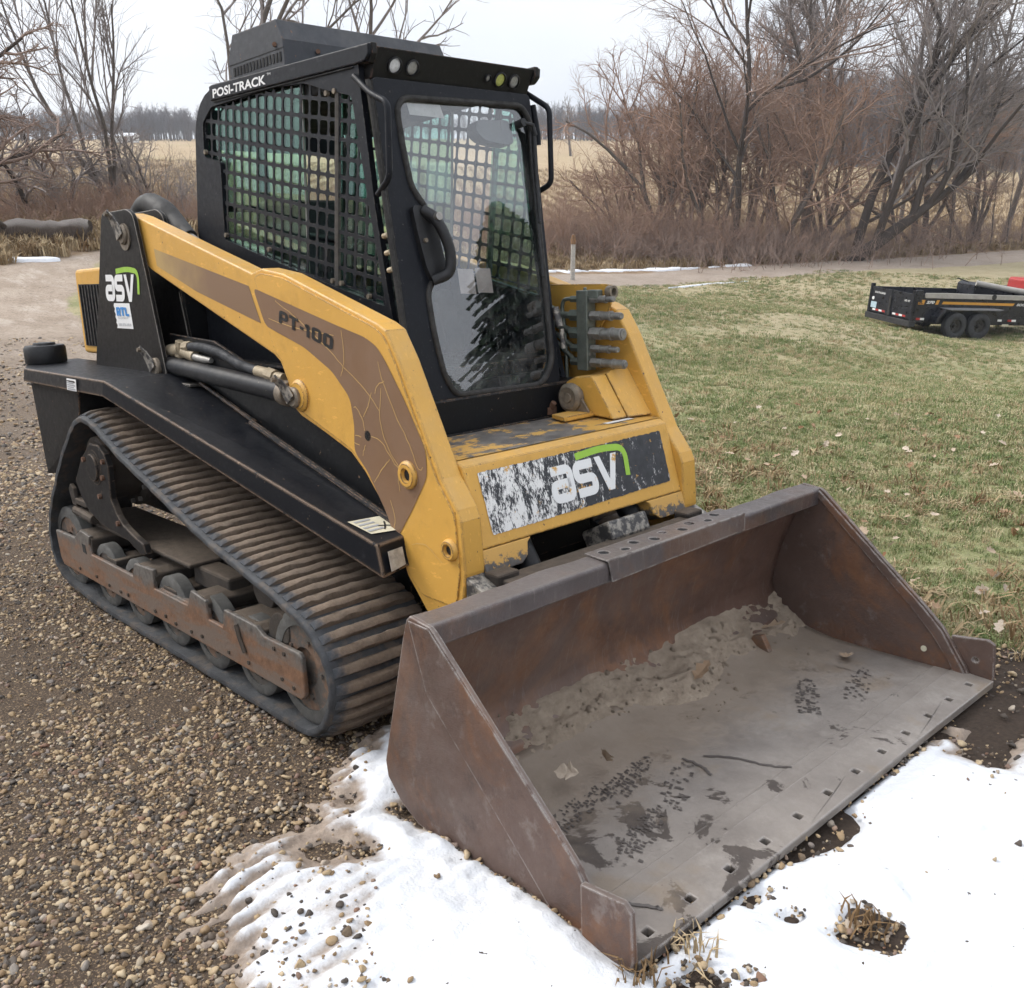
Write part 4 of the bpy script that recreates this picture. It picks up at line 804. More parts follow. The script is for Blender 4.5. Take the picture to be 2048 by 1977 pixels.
for s in (-1, 1): mesh('visor_cheek', *gprism([(.774, 2.372), (.775, 2.335), (.752, 2.308), (.66, 2.31), (.66, 2.372)], s * .385, s * .409), 'visor_black', cab, bev=.004)
hv = mesh('roof_unit', *gprism([(-.243, 2.39), (-.243, 2.481), (-.194, 2.566), (.155, 2.561), (.199, 2.482), (.205, 2.38)], -.412, .412), 'grey_box', ROOT, bev=.005)
for i in range(15): mesh('vent_slot', *gbox(-.205 + i * .0265, -.190 + i * .0265, -.4145, -.411, 2.405, 2.438), 'inside_dark', hv)
mesh('unit_seam', *gbox(-.24, .20, -.4135, -.411, 2.450, 2.453), 'inside_dark', hv)
for p in ((.14, -.415, 2.47), (.206, -.26, 2.45)): mesh('unit_bolt', *gcyl((p[0] - .004, p[1] + .004, p[2]), (p[0] + .008, p[1] - .004, p[2]), .009, None, 8), 'bolt_rust', hv)

# ---------------------------------------------------------------- door
def dp(y, z, o=0.0): return (.724 + .148 * (2.268 - z) + o * .989, y, z + o * .146)
GLS = [(-.262, 2.203), (.336, 2.222), (.374, 2.155), (.354, 1.948), (.337, 1.529), (.324, 1.202), (.25, 1.116), (-.215, 1.124), (-.258, 1.204), (-.278, 1.361), (-.282, 1.515), (-.224, 1.576), (-.204, 1.767), (-.248, 1.836), (-.286, 1.891), (-.299, 2.032), (-.300, 2.165)]
GL = fillet(GLS, .045, 5)
dr_ = mesh('cab_door', *gplate(fillet([(-.388, 2.264), (.388, 2.270), (.383, 1.90), (.352, 1.075), (.33, 1.052), (-.40, 1.052)], .02, 3), [GL], -.02, .012, lambda a, b, t: dp(a, b, t)), 'cab_black', ROOT, bev=.004)
mesh('door_window', [dp(p[0], p[1], .004) for p in GL], [tuple(range(len(GL)))], 'door_glass', dr_)
P = np.array([dp(p[0], p[1], .012) for p in np.vstack([GL, GL[:2]])]); mesh('window_seal', *gtube(P, .0125, 8, False), 'rubber_seal', dr_, 60)
flat('sun_sticker', [(-.243, 2.196), (-.085, 2.196), (-.072, 2.148), (-.235, 2.150)], lambda a, b: dp(a, b, .001), 'label_grey', dr_)
for y0 in (-.085, .005): flat('inside_label', [(y0, 1.60), (y0 + .08, 1.595), (y0 + .08, 1.50), (y0, 1.505)], lambda a, b: dp(a, b, -.03), 'label_faded', dr_)
hd = mesh('door_handle', *gplate(fillet([(-.312, 1.822), (-.222, 1.815), (-.205, 1.72), (-.19, 1.60), (-.205, 1.555), (-.262, 1.545), (-.285, 1.60), (-.302, 1.72)], .025, 4), [], .012, .035, lambda a, b, t: dp(a, b, t)), 'plastic_black', dr_, bev=.008)
mesh('handle_grip', *gtube(np.array([dp(*p) for p in smoothpath([(-.262, 1.805, .03), (-.235, 1.77, .06), (-.212, 1.70, .078), (-.200, 1.63, .078), (-.212, 1.572, .065), (-.262, 1.552, .03)], 5)]), .021, 12), 'plastic_black', hd, 60)
mesh('key_lock', *gcyl(dp(-.236, 1.772, .058), dp(-.236, 1.772, .090), .015, None, 18), 'steel_bare', hd, 40)
mesh('handle_screw', *gcyl(dp(-.275, 1.695, .03), dp(-.275, 1.695, .045), .008, None, 10), 'steel_dirty', hd)
# wiper on the right edge of the pane
wp = mesh('wiper', *join(gtube([dp(.310, 2.150, .03), dp(.352, 2.140, .045), dp(.362, 2.10, .045)], .009, 8), gtube([dp(.362, 2.13, .04), dp(.348, 1.95, .035), dp(.338, 1.76, .03)], .008, 8), gtube([dp(.357, 2.12, .022), dp(.345, 1.95, .020), dp(.325, 1.55, .020)], .006, 6), gcyl(dp(.31, 2.15, .0), dp(.31, 2.15, .04), .016, None, 14)), 'plastic_black', dr_, 50)
mesh('wiper_motor', *join(gplate(fillet([(.12, 2.165), (.30, 2.175), (.31, 2.08), (.24, 2.08), (.15, 2.09), (.11, 2.12)], .03, 4), [], -.09, -.03, lambda a, b, t: dp(a, b, t))), 'motor_grey', dr_, bev=.01)
# door jamb seals
for o, y in ((.004, -.395), (.016, -.412)): mesh('jamb_seal', *gtube([dp(y, 2.25, o), dp(y - .004, 1.80, o), dp(y - .012, 1.06, o)], .010, 6), 'rubber_seal', cab, 60)
for z in (1.66, 1.60, 1.72): mesh('hinge_bolt', *gcyl(dp(-.425, z, -.01), dp(-.425, z, .016), .010, None, 8), 'brass_dusty', cab)
mesh('door_strap', *join(gtube([dp(.372, 1.42, .02), dp(.376, 1.34, .03)], .016, 10), gtube([dp(.378, 1.33, .035), dp(.382, 1.25, .03)], .011, 10)), 'steel_worn', dr_, 50)
mesh('door_stop', *join(gbox(.895, .925, .26, .31, .99, 1.02), gcyl((.91, .285, 1.01), (.935, .285, 1.04), .012, None, 10)), 'bolt_rust', ROOT)
def grab(s, pts):
    P = np.array(pts, float); Q = [P[0]]
    for i in range(1, len(P) - 1):
        a, b, c = P[i - 1], P[i], P[i + 1]; p = b + (a - b) / np.linalg.norm(a - b) * .03; q = b + (c - b) / np.linalg.norm(c - b) * .03
        Q += [(1 - t) ** 2 * p + 2 * t * (1 - t) * b + t * t * q for t in np.linspace(0, 1, 6)]
    Q.append(P[-1]); mesh('grab_handle', *gtube(Q, .0115, 10), 'cab_black', ROOT, 60)
grab(-1, [(.665, -.415, 2.275), (.77, -.425, 2.203), (.868, -.425, 2.160), (.853, -.425, 1.915), (.765, -.415, 1.865)])
grab(1, [(.69, .415, 2.285), (.812, .425, 2.213), (.814, .425, 1.921), (.72, .415, 1.885)])
mesh('mirror_bracket', *gtube([(.715, .425, 2.235), (.735, .43, 2.12), (.735, .43, 2.08)], .014, 8), 'cab_black', ROOT, 50)
# inside the cab
seat = mesh('seat', *join(gbox(-.35, .10, -.20, .20, 1.36, 1.46)), 'seat_grey', ROOT, bev=.04, seg=3)
mesh('backrest', *gprism([(-.42, 1.44), (-.52, 1.92), (-.40, 1.94), (-.30, 1.46)], -.21, .21), 'seat_grey', seat, bev=.035, seg=3)
for s in (-1, 1):
    mesh('arm_console', *gprism([(-.35, 1.16), (-.35, 1.52), (.22, 1.50), (.30, 1.30), (.30, 1.16)], s * .25, s * .36), 'plastic_grey', seat, bev=.015)
    mesh('joystick', *join(gtube([(.18, s * .30, 1.50), (.20, s * .30, 1.62)], .012, 8), gcyl((.20, s * .30, 1.60), (.205, s * .295, 1.70), .026, .022, 12)), 'plastic_black', seat, 50)
mesh('headliner', *gprism([(-.50, 2.25), (-.42, 2.33), (.68, 2.31), (.68, 2.27), (.30, 2.26), (-.30, 2.22)], -.37, .37), 'plastic_grey', cab, bev=.01)
mesh('lap_bar', *gtube([(.10, -.30, 1.75), (.32, -.28, 1.72), (.34, 0, 1.72), (.32, .28, 1.72), (.10, .30, 1.75)], .016, 8), 'cab_black', cab, 50)
# ---------------------------------------------------------------- bucket
bk = empty('bucket', ROOT)
HW = 1.040
inner = [(1.66, .645), (1.655, .60), (1.577, .408), (1.530, .245), (1.532, .17), (1.575, .098), (1.66, .045), (1.76, .018), (1.88, .006), (2.10, .005), (2.34, .006)]
inner = smoothpath(np.array(inner), 3)
NYB = 42; Y = np.linspace(-HW, HW, NYB); V = []; off = .014
for j, y in enumerate(Y):
    for i, (x, z) in enumerate(inner):
        dent = .006 * math.sin(y * 3.1 + x * 4) * math.sin(x * 3.0) if 0 < j < NYB - 1 else 0
        V.append((x + dent * .6 * (z > .1), y, z + dent * .35 * (z < .1)))
k = len(inner); F = [(j * k + i, (j + 1) * k + i, (j + 1) * k + i + 1, j * k + i + 1) for j in range(NYB - 1) for i in range(k - 1)]
cut = int(k * .60)
Fw = [q for q in F if (q[0] % k) < cut - 1]; Ff = [q for q in F if (q[0] % k) >= cut - 1]
mesh('back_plate', V, Fw, 'bucket_back', bk, 50, solid=.014)
fl = mesh('floor_plate', V, Ff, 'bucket_floor', bk, 50, solid=.014)
# top lip: bent box with dents, worn through in the middle
lip = [(1.640, .640), (1.648, .660), (1.735, .655), (1.742, .645), (1.736, .585), (1.715, .575), (1.655, .575)]
YL = np.linspace(-HW, HW, 60); V = []
for y in YL:
    d = .004 * math.sin(y * 9) + .003 * math.sin(y * 23 + 1)
    for (x, z) in lip: V.append((x + (d if x > 1.7 else 0), y, z + d * .6))
k = len(lip); F = [(j * k + i, (j + 1) * k + i, (j + 1) * k + (i + 1) % k, j * k + (i + 1) % k) for j in range(len(YL) - 1) for i in range(k)] + [tuple(range(k)), tuple((len(YL) - 1) * k + i for i in range(k - 1, -1, -1))]
lp = mesh('top_lip', V, F, 'bucket_lip', bk, 30, bev=.004)
stp = mesh('step_plate', *gplate([(1.635, -.30), (1.742, -.31), (1.744, .10), (1.746, .47), (1.635, .46)], [[(1.675 + .028 * (i % 2) + .020 * math.cos(a) * (1 - .3 * (i % 3 == 1)), -.25 + i * .078 + .019 * math.sin(a)) for a in np.linspace(0, 6.28, 11)[:-1]] for i in range(9)], .6600, .6655, lambda a, b, t: (a, b, t)), 'bucket_lip', lp, bev=.002)
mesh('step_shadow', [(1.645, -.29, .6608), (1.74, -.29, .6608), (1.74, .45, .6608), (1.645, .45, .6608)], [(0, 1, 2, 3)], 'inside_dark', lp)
mesh('lip_face', *gplate([(-.31, .664), (.47, .664), (.47, .598), (.02, .592), (-.29, .588)], [], 1.7440, 1.7475, lambda a, b, t: (t, a, b)), 'bucket_lip', lp, bev=.003)
v, f = stroke(np.array([(-.318, .668), (-.312, .645), (-.320, .625), (-.306, .600)]), np.array([.012, .008, .005, .003])); mesh('lip_crack', [(1.7470, p[0], p[1]) for p in v], f, 'crack_rust', lp, fix=False) if False else None
CH = [(1.645, .652), (1.66, .664), (1.745, .654), (1.765, .642), (2.00, .432), (2.20, .258), (2.285, .178), (2.335, .105), (2.375, .045), (2.40, -.004), (1.80, -.008), (1.64, .006), (1.56, .046), (1.50, .108), (1.493, .16), (1.565, .40), (1.625, .60)]
for s in (-1, 1):
    sp_ = mesh('side_plate', *gprism(CH, s * 1.030, s * 1.047), 'bucket_steel', bk, bev=.003)
    strip = [(1.70, .650), (1.745, .645), (2.205, .245), (2.285, .165), (2.37, .035), (2.39, -.002), (2.345, -.002), (2.315, .055), (2.245, .145), (2.165, .228)]
    mesh('edge_strip', *gprism(strip, s * 1.029, s * 1.018), 'bucket_steel', sp_, bev=.003) if s > 0 else None
    if s < 0: mesh('edge_strip', *gprism([(1.655, .652), (1.745, .650), (2.00, .430), (2.20, .257), (2.285, .176), (2.37, .045), (2.39, -.002), (2.20, -.002), (2.12, .075), (1.95, .235), (1.72, .45)], s * 1.0465, s * 1.0505), 'bucket_steel', sp_, bev=.002)
    ct = [(2.31, .150), (2.445, .166), (2.470, .150), (2.476, .02), (2.466, -.010), (2.31, -.012)]
    mesh('side_cutter', *gplate(ct, [[(2.405 + .012 * math.cos(a), .075 + .010 * math.sin(a)) for a in np.linspace(0, 6.28, 9)[:-1]]] if s > 0 else [], s * 1.0475, s * 1.066), 'bucket_steel', sp_, bev=.004)
    if s > 0: mesh('plate_hole', *gcyl((2.215, 1.0295, .075), (2.215, 1.0275, .075), .012, None, 14), 'label_cream', sp_)
hol = [[(2.425 + dx, y + dy) for dx, dy in ((-.012, -.013), (.012, -.013), (.012, .013), (-.012, .013))] for y in list(np.linspace(-.95, .95, 12))]
ce = mesh('cutting_edge', *gplate([(2.325, -1.046), (2.478, -1.046), (2.480, -.3), (2.476, .4), (2.479, 1.046), (2.325, 1.046)], hol, -.006, .022, lambda a, b, t: (a, b, t - (a - 2.325) * .06)), 'bucket_floor', bk, bev=.004)
mesh('wear_strip', *gprism([(2.255, .0105), (2.262, .016), (2.335, .016), (2.345, .0105)], -1.028, 1.028), 'bucket_floor', ce, bev=.002)
# dried earth along the back of the floor
gx, gy = np.meshgrid(np.linspace(0, 1, 46), np.linspace(-1.026, 1.026, 170), indexing='ij'); q = np.stack([gx * .42, gy], -1)
wid = .05 + .07 * vnoise(np.stack([gy * 0, gy], -1), 2.0, 3) + .10 * np.exp(-((gy - .18) / .20) ** 2) + .06 * np.exp(-((gy - .85) / .2) ** 2) - .03 * np.exp(-((gy + .3) / .2) ** 2)
# follow the inner section, sit proud of it, thin out to nothing at the front
sec = inner; sl = np.r_[0, np.cumsum(np.linalg.norm(np.diff(sec, axis=0), axis=1))]; s0 = sl[np.argmin(np.abs(sec[:, 1] - .20) + 10 * (sec[:, 0] > 1.6))]
s1 = sl[np.argmin(np.abs(sec[:, 0] - 1.66) + 10 * (sec[:, 1] > .1))]
ss = s0 + gx * (s1 + wid - s0); cx = np.interp(ss, sl, sec[:, 0]); cz = np.interp(ss, sl, sec[:, 1])
nx = np.interp(ss, sl, -np.gradient(sec[:, 1], sl) * -1); tx = np.interp(ss, sl, np.gradient(sec[:, 0], sl)); tz = np.interp(ss, sl, np.gradient(sec[:, 1], sl))
hgt = (sstep(0, .25, gx) * sstep(1.0, .60, gx)) * (.020 + .028 * vnoise(q, 9, 5, 4) + .014 * vnoise(q, 30, 8, 3)) + .030 * np.exp(-((gx - .62) / .2) ** 2 - ((gy - .20) / .17) ** 2) - .004
VV = np.stack([cx - tz * hgt, gy, cz + tx * hgt], -1).reshape(-1, 3); na, nb = gx.shape; ii = np.arange(na * nb).reshape(na, nb)
FF = np.stack([ii[:-1, :-1], ii[:-1, 1:], ii[1:, 1:], ii[1:, :-1]], -1).reshape(-1, 4)
dirt = fastmesh('packed_dirt', VV, FF, 'mud_dry', None, True); dirt.matrix_world = MW
tag(dirt, 'dried tan earth packed along the back of the bucket floor', 'dirt', kind='stuff')
# loose clods and crumbs along its front
clod = []
for i in range(4):
    bm = bmesh.new(); bmesh.ops.create_icosphere(bm, subdivisions=2, radius=1.0); r = np.random.default_rng(700 + i)
    for v_ in bm.verts: v_.co = v_.co * (1 + .16 * math.sin(2 * v_.co.x + i) * math.sin(3 * v_.co.y) + r.normal(0, .05)); v_.co.z *= .7
    me = bpy.data.meshes.new('clod'); bm.to_mesh(me); bm.free(); me.shade_smooth(); me.materials.append(MAT['mud_dry']); clod.append(bpy.data.objects.new('clod', me))
kc = 420; yy = RNG.uniform(-1.02, 1.02, kc); tt = RNG.beta(2.6, 1.7, kc) * 1.25; jr = np.clip(((yy + 1.026) / 2.052 * 169).astype(int), 0, 169); ir = np.clip((tt * 45).astype(int), 0, 45)
VG = VV.reshape(na, nb, 3); base_ = VG[ir, jr]; xx = np.where(tt > 1, base_[:, 0] + (tt - 1) * .35, base_[:, 0]); zz_ = np.where(tt > 1, .013, np.maximum(base_[:, 2], .013)); sc_ = np.clip(RNG.lognormal(-5.5, .55, kc), .002, .0125)
tag(scatter('dirt_clods', np.column_stack([xx, yy, zz_]) @ MWN.T, RNG.uniform(0, 6.28, (kc, 3)), sc_, clod), 'loose crumbs of dried earth on the bucket floor', 'dirt', kind='stuff')
# wet boot prints on the floor
def boot(x, y, a, sc=1.0, nm='boot_print'):
    V = []; F = []; ca, sa = math.cos(a), math.sin(a)
    fade = RNG.uniform(.25, .6)
    for i in range(19):
        t = i / 18; w = .046 * (1 - 1.3 * (t - .62) ** 2) - (.014 if .28 < t < .42 else 0)
        for c in range(5):
            if RNG.random() < fade + .25 * abs(t - .6): continue
            y0 = (c / 5 * 2 - 1) * w; y1 = y0 + w * .4 * RNG.uniform(.55, 1.05); px = (t - .5) * .28 + .006 * abs(c - 2); hh = RNG.uniform(.005, .011)
            pts = [(px, y0), (px + .003, y1), (px + hh + .003, y1), (px + hh, y0)]
            b = len(V); pts = [(p[0] + RNG.normal(0, .0018), p[1] + RNG.normal(0, .0022)) for p in pts]; V += [(x + (p[0] * ca - p[1] * sa) * sc, y + (p[0] * sa + p[1] * ca) * sc, .0150) for p in pts]; F.append((b, b + 1, b + 2, b + 3))
    mesh(nm, V, F, 'wet_print', fl)
for x, y, a in ((2.03, .48, -1.0), (2.12, .70, -1.2), (1.93, -.42, -1.3), (2.06, -.34, -1.1), (2.15, -.62, -1.2), (1.93, -.63, -1.4)): boot(x, y, a)
for q in ([(2.02, -.16), (2.10, -.10), (2.20, -.07), (2.27, -.03)], [(2.27, -.93), (2.33, -.91), (2.37, -.88), (2.40, -.86)], [(1.98, -.22), (2.05, -.22), (2.11, -.24)]):
    P = smoothpath(np.array(q), 6); P = P + RNG.normal(0, .002, P.shape); v, f = stroke(P, .008 + .004 * np.abs(np.sin(np.arange(len(P)) * .9))); mesh('water_trickle', [(p[0], p[1], .0152 if p[0] < 2.25 else .0185 if p[0] < 2.325 else .0255 - (p[0] - 2.325) * .06) for p in v], f, 'wet_print', fl, fix=False)
mesh('rust_scale', *gprism([(1.63, .02), (1.66, .085), (1.70, .095), (1.74, .03)], .68, .71), 'rail_rust', fl, bev=.004)
# ================================================================ terrain
CP = [(-9.97,1.36,-0.21),(-12.78,2.23,-0.21),(-16.01,3.53,-0.03),(-18.63,4.71,0.19),(-21.35,4.22,0.36),(-20.17,6.22,0.33),(-25.15,6.44,0.54),(-27.75,9.98,0.83),(-21.21,10.76,0.2),(-49.58,14.46,0.59),(-118.99,37.10,2.02),(-265.46,85.44,8.81),(-252.37,114.76,9.09),(-2.40,6.92,-0.49),(-7.71,11.76,-1.10),(-5.01,14.39,-1.55),(-8.04,24.58,-2.42),(-8.94,22.68,-1.95),(-7.32,29.79,-2.74),(-2.71,16.73,-1.73),(-20.09,25.77,-2.23),(-23.52,29.83,-2.25),(-18.15,37.03,-2.25),(-13.35,46.75,-2.17),(-16.17,54.59,-2.02),(-21.07,20.26,-1.7),(-22.19,25.15,-2.12),(-24.25,38.28,-2.22),(-21.61,45.72,-2.14),(-18.69,57.99,-2.20),(-58.38,60.82,-1.77),(-107.20,110.62,1.28),(-198.03,203.21,9.79),(-154.99,263.95,9.66),(-86.99,209.60,3.01),(-40.63,102.52,-1.94),(-22.16,14.86,-1.0),(-35.50,23.99,-0.88),
      (12,-6,1.2),(6,-12,.9),(-8,-10,-.3),(-20,-14,.2),(-60,-30,1.5),(-250,-60,6),(12,14,.3),(20,40,-1),(40,-30,2),(0,-60,2),(90,60,0),(200,-100,5),(0,-260,5),(60,240,-1),(260,160,2),(-450,150,14),(-330,380,16),(-40,480,10),(480,0,6),(0,-480,6)]
CP = np.array(CP)
def plane_z(x, y): return (.0883482 * x - .0361378 * y) / .995434
_px, _py = np.meshgrid(np.arange(-6, 7, 3.0), np.arange(-6, 7, 3.0)); CP = np.vstack([CP, np.stack([_px.ravel(), _py.ravel(), plane_z(_px, _py).ravel()], 1)])
def _phi(r): return np.sqrt(r * r + 9.0)
_A = _phi(np.linalg.norm(CP[:, None, :2] - CP[None, :, :2], axis=-1)); _n = len(CP)
_A = np.block([[_A, np.ones((_n, 1))], [np.ones((1, _n)), np.zeros((1, 1))]]); _w = np.linalg.solve(_A, np.r_[CP[:, 2], 0])
def terrain(x, y):
    x = np.asarray(x, float); y = np.asarray(y, float); sh = x.shape; p = np.stack([x.ravel(), y.ravel()], 1); out = np.empty(len(p))
    for i in range(0, len(p), 20000):
        q = p[i:i + 20000]; out[i:i + 20000] = _phi(np.linalg.norm(q[:, None] - CP[None, :, :2], axis=-1)) @ _w[:-1] + _w[-1]
    z = out.reshape(sh); r = np.hypot(x - .5, y); w = 1 - sstep(4.5, 7.5, r)
    return z * (1 - w) + plane_z(x, y) * w - .014
def m2w(p):      # loader frame -> world
    return np.asarray(p, float) @ MWN.T
def w2m(p): return np.asarray(p, float) @ MWN
FH = np.array([-.7261, .6876]); RH = np.array([.6876, .7261])
def uv(x, y):    # depth and offset seen from the camera, on the map
    dx, dy = x - CAMP[0], y - CAMP[1]; return dx * FH[0] + dy * FH[1], dx * RH[0] + dy * RH[1]
def zones(x, y):
    u, v = uv(x, y); p = np.stack([x, y], -1)
    nz = vnoise(p, .5, 2, 3)
    fs = np.interp(v / np.maximum(u, 1), [-.6, -.2, .1, .3, .6], [30, 38, 47, 52, 62])
    field = sstep(-2, 3, u - fs + nz * 1.5)
    ll = y - np.where(x > 0, 1.18 + .05 * x, np.where(x > -14, 1.18 - .16 * x, 3.4 - .55 * (x + 14)))
    lawn = sstep(-.30, .35, ll + nz * .25) * (u < fs + 2)
    verge = sstep(-1.5, 1.5, u - (fs - np.interp(v / np.maximum(u, 1), [-.6, -.2, .1, .6], [11, 12, 9, 9])) + nz) * (1 - field)
    far = sstep(6.5, 16, u)
    dry = sstep(13, 27, u)
    pm_ = w2m(np.stack([x, y, plane_z(x, y)], -1)); soil = sstep(2.15, 2.35, pm_[..., 0]) * sstep(-1.35, -1.1, pm_[..., 1]) * sstep(3.6, 3.2, pm_[..., 0])
    return dict(lawn=lawn, verge=verge, field=field, far=far, dry=dry, soil=soil)
NR, NA = 190, 300
rr = np.r_[0, np.geomspace(.25, 900, NR)]; aa = np.linspace(0, 2 * math.pi, NA, endpoint=False)
gx = .6 + rr[:, None] * np.cos(aa); gy = -.4 + rr[:, None] * np.sin(aa); gz = terrain(gx, gy)
z_ = zones(gx, gy); far_r = rr[:, None] + 0 * gx
gz = gz + np.clip((far_r - 5) / 10, 0, 1) * .05 * vnoise(np.stack([gx, gy], -1), .35, 4) - .028 * np.exp(-(((gx - 2.0) / .75) ** 4 + (gy / 1.25) ** 4))
gz_min, gz_max = gz.min(), gz.max(); print('terrain', gz_min, gz_max)
ii = np.arange(gx.size).reshape(gx.shape); jn = np.roll(ii, -1, 1)
FF = np.stack([ii[:-1], ii[1:], jn[1:], jn[:-1]], -1).reshape(-1, 4)
G = fastmesh('ground', np.stack([gx, gy, gz], -1).reshape(-1, 3), FF, 'ground', None, True, {k: v.ravel() for k, v in z_.items()}); tag(G, kind='structure')

# gravel road across the hollow
RC = smoothpath(np.array([(-4.0, 92), (-9.5, 66), (-14.7, 50.5), (-20.0, 37.5), (-22.4, 28.5), (-22.6, 21.5), (-20.5, 14.0), (-17.5, 8.0)]), 12)
T = np.gradient(RC, axis=0); T /= np.linalg.norm(T, axis=1)[:, None]; Nn = np.stack([-T[:, 1], T[:, 0]], 1)
hw = 2.3; off = np.linspace(-1, 1, 9); P = RC[:, None] + Nn[:, None] * (off * hw)[None, :, None] * (1 + .06 * vnoise(RC, .4, 3)[:, None, None])
zz = terrain(P[..., 0], P[..., 1]) + .05 - .05 * np.abs(off)[None] ** 3 * 1.6; ii = np.arange(zz.size).reshape(zz.shape)
R_ = fastmesh('road', np.dstack([P, zz]).reshape(-1, 3), np.stack([ii[:-1, :-1], ii[1:, :-1], ii[1:, 1:], ii[:-1, 1:]], -1).reshape(-1, 4), 'road_gravel', None, True); tag(R_, kind='structure')

# ---------------------------------------------------------------- snow
def snow_patch(name, mat, org, ext, res, sdf, hfun, dirt=None, machine=True, lab=None, cat='snow', cut=0.0):
    nx, ny = int(ext[0] / res), int(ext[1] / res); X, Yg = np.meshgrid(org[0] + np.arange(nx) * res, org[1] + np.arange(ny) * res, indexing='ij'); P = np.stack([X, Yg], -1)
    sd = sdf(P); h = hfun(P, sd); dr = dirt(P, sd) if dirt else np.zeros_like(h)
    keep = h > cut; ii = np.arange(nx * ny).reshape(nx, ny)
    q = keep[:-1, :-1] | keep[1:, :-1] | keep[1:, 1:] | keep[:-1, 1:]
    F = np.stack([ii[:-1, :-1], ii[1:, :-1], ii[1:, 1:], ii[:-1, 1:]], -1)[q]
    if machine: V = m2w(np.dstack([X, Yg, h - .014]).reshape(-1, 3))
    else: V = np.dstack([X, Yg, terrain(X, Yg) + h]).reshape(-1, 3)
    use = np.unique(F); mp = np.zeros(nx * ny, int); mp[use] = np.arange(len(use))
    o = fastmesh(name, V[use], mp[F], mat, None, True, {'dirt': dr.ravel()[use]}); tag(o, lab, cat, kind='stuff'); return o
CLEAN = [(1.00, -.74), (1.14, -.90), (1.27, -1.05), (1.47, -1.21), (1.74, -1.31), (1.86, -1.44), (2.07, -1.53), (2.6, -2.1), (4.6, -2.0), (4.6, 1.0), (2.9, .90), (2.62, .66), (2.43, .64), (2.34, .55), (2.30, -.2), (2.30, -1.00), (1.55, -1.02), (1.45, -.70), (1.2, -.60)]
DIRTY = [(.98, -.80), (1.14, -1.07), (1.36, -1.26), (1.33, -1.46), (1.46, -1.66), (1.65, -1.72), (1.86, -1.76), (2.3, -1.95), (2.4, -1.5), (1.5, -.9), (1.1, -.75)]
BARE = [[(2.40, -.60), (2.36, -.33), (2.36, -.05), (2.46, -.04), (2.57, -.10), (2.585, -.27), (2.50, -.45)], [(2.47, -.70), (2.47, -.55), (2.545, -.54), (2.545, -.66)], [(2.56, .44), (2.52, .78), (2.66, .80), (2.74, .46)]]
SPOT = [(2.78, -.54, .075), (2.590, -.93, .060), (2.575, -1.03, .045), (2.62, -.62, .03), (2.66, -.88, .03), (1.60, -1.22, .035), (1.52, -1.30, .05), (1.35, -1.10, .03), (2.44, .55, .1)]
def s_sd(P):
    a = sdpoly(P, CLEAN) + .05 * vnoise(P, 6, 1, 4) + .022 * vnoise(P, 28, 2, 3); b = sdpoly(P, DIRTY) + .11 * vnoise(P, 6, 9, 5) + .03 * vnoise(P, 30, 10, 3) + .035 * np.sin(P[..., 0] * 99.7 + P[..., 1] * 6 + 2.4 * vnoise(P, 5, 31, 3)) * np.clip(.5 + vnoise(P, 4, 36, 2), 0, 1); s = np.maximum(a, b - .01)
    s = np.minimum(s, -(sdpoly(P, [(1.49, -1.045), (2.49, -1.045), (2.49, 1.06), (1.49, 1.06)]) + .002))
    for q in BARE: s = np.minimum(s, -(sdpoly(P, q) + .035 * vnoise(P, 9, 6, 3)))
    s = np.minimum(s, .30 - .55 * (vnoise(P, 3.2, 77, 4) * (P[..., 1] > -.4) * sstep(-.4, .3, P[..., 1]) + .30) )
    for x, y, r in SPOT: s = np.minimum(s, np.hypot(P[..., 0] - x, P[..., 1] - y) - r * (1 + .7 * vnoise(P, 14, 12, 3)))
    return s
def s_h(P, sd):
    base = .030 * sstep(-.004, .10, sd) + .020 * sstep(.05, .5, sd)
    lump = .018 * vnoise(P, 5, 21, 4) + .011 * vnoise(P, 19, 22, 4)
    cl = np.clip(sdpoly(P, CLEAN) / .12, 0, 1)
    ridge = (1 - cl) * ((.0135 * np.sin(P[..., 0] * 99.7 + P[..., 1] * 6 + 2.4 * vnoise(P, 5, 31, 3)) * np.clip(.75 + 1.1 * vnoise(np.stack([P[..., 0] * 3, P[..., 1]], -1), 7, 35, 3), 0, 1.5) + .010 * vnoise(np.stack([P[..., 0] * 2.5, P[..., 1]], -1), 20, 37, 3)) * sstep(-.02, .06, sd) + .010 * vnoise(P, 26, 33, 3) - .012)
    bank = .035 * np.exp(-(np.abs(P[..., 1] + 1.075) / .05) ** 2) * sstep(1.45, 1.7, P[..., 0]) * sstep(2.45, 2.2, P[..., 0]) * (1 + .8 * vnoise(P, 16, 41, 2))
    crease = -.020 * np.exp(-(np.abs(P[..., 1] + .25 - .35 * vnoise(P, 2.2, 51, 2) + (P[..., 0] - 2.7) * 1.1) / .045) ** 2)
    return np.where(sd > -.07, base + (lump + ridge) * sstep(0, .06, sd) * (.35 + .65 * cl) + bank + crease * sstep(0, .1, sd) - .055 * (1 - sstep(-.07, .012, sd)), -1)
def s_d(P, sd):
    cl = sdpoly(P, CLEAN) + .05 * vnoise(P, 6, 61, 3); inn = np.clip(1.15 - cl / .13, 0, 1) * np.clip(.66 - 30 * (s_h(P, sd) - .0195) + .34 * vnoise(P, 4.5, 63, 4), .05, .95)
    right = sstep(.1, .6, P[..., 1]) * sstep(2.3, 2.6, P[..., 0]) * .55
    return np.clip(inn + np.clip(1 - sd / .03, 0, 1) * .35 + right, 0, 1)
snow_patch('snow', 'snow', (.85, -2.3), (3.3, 3.3), .0105, s_sd, s_h, s_d, lab='fresh white snow with a muddy tracked edge around the bucket', cut=-.050)
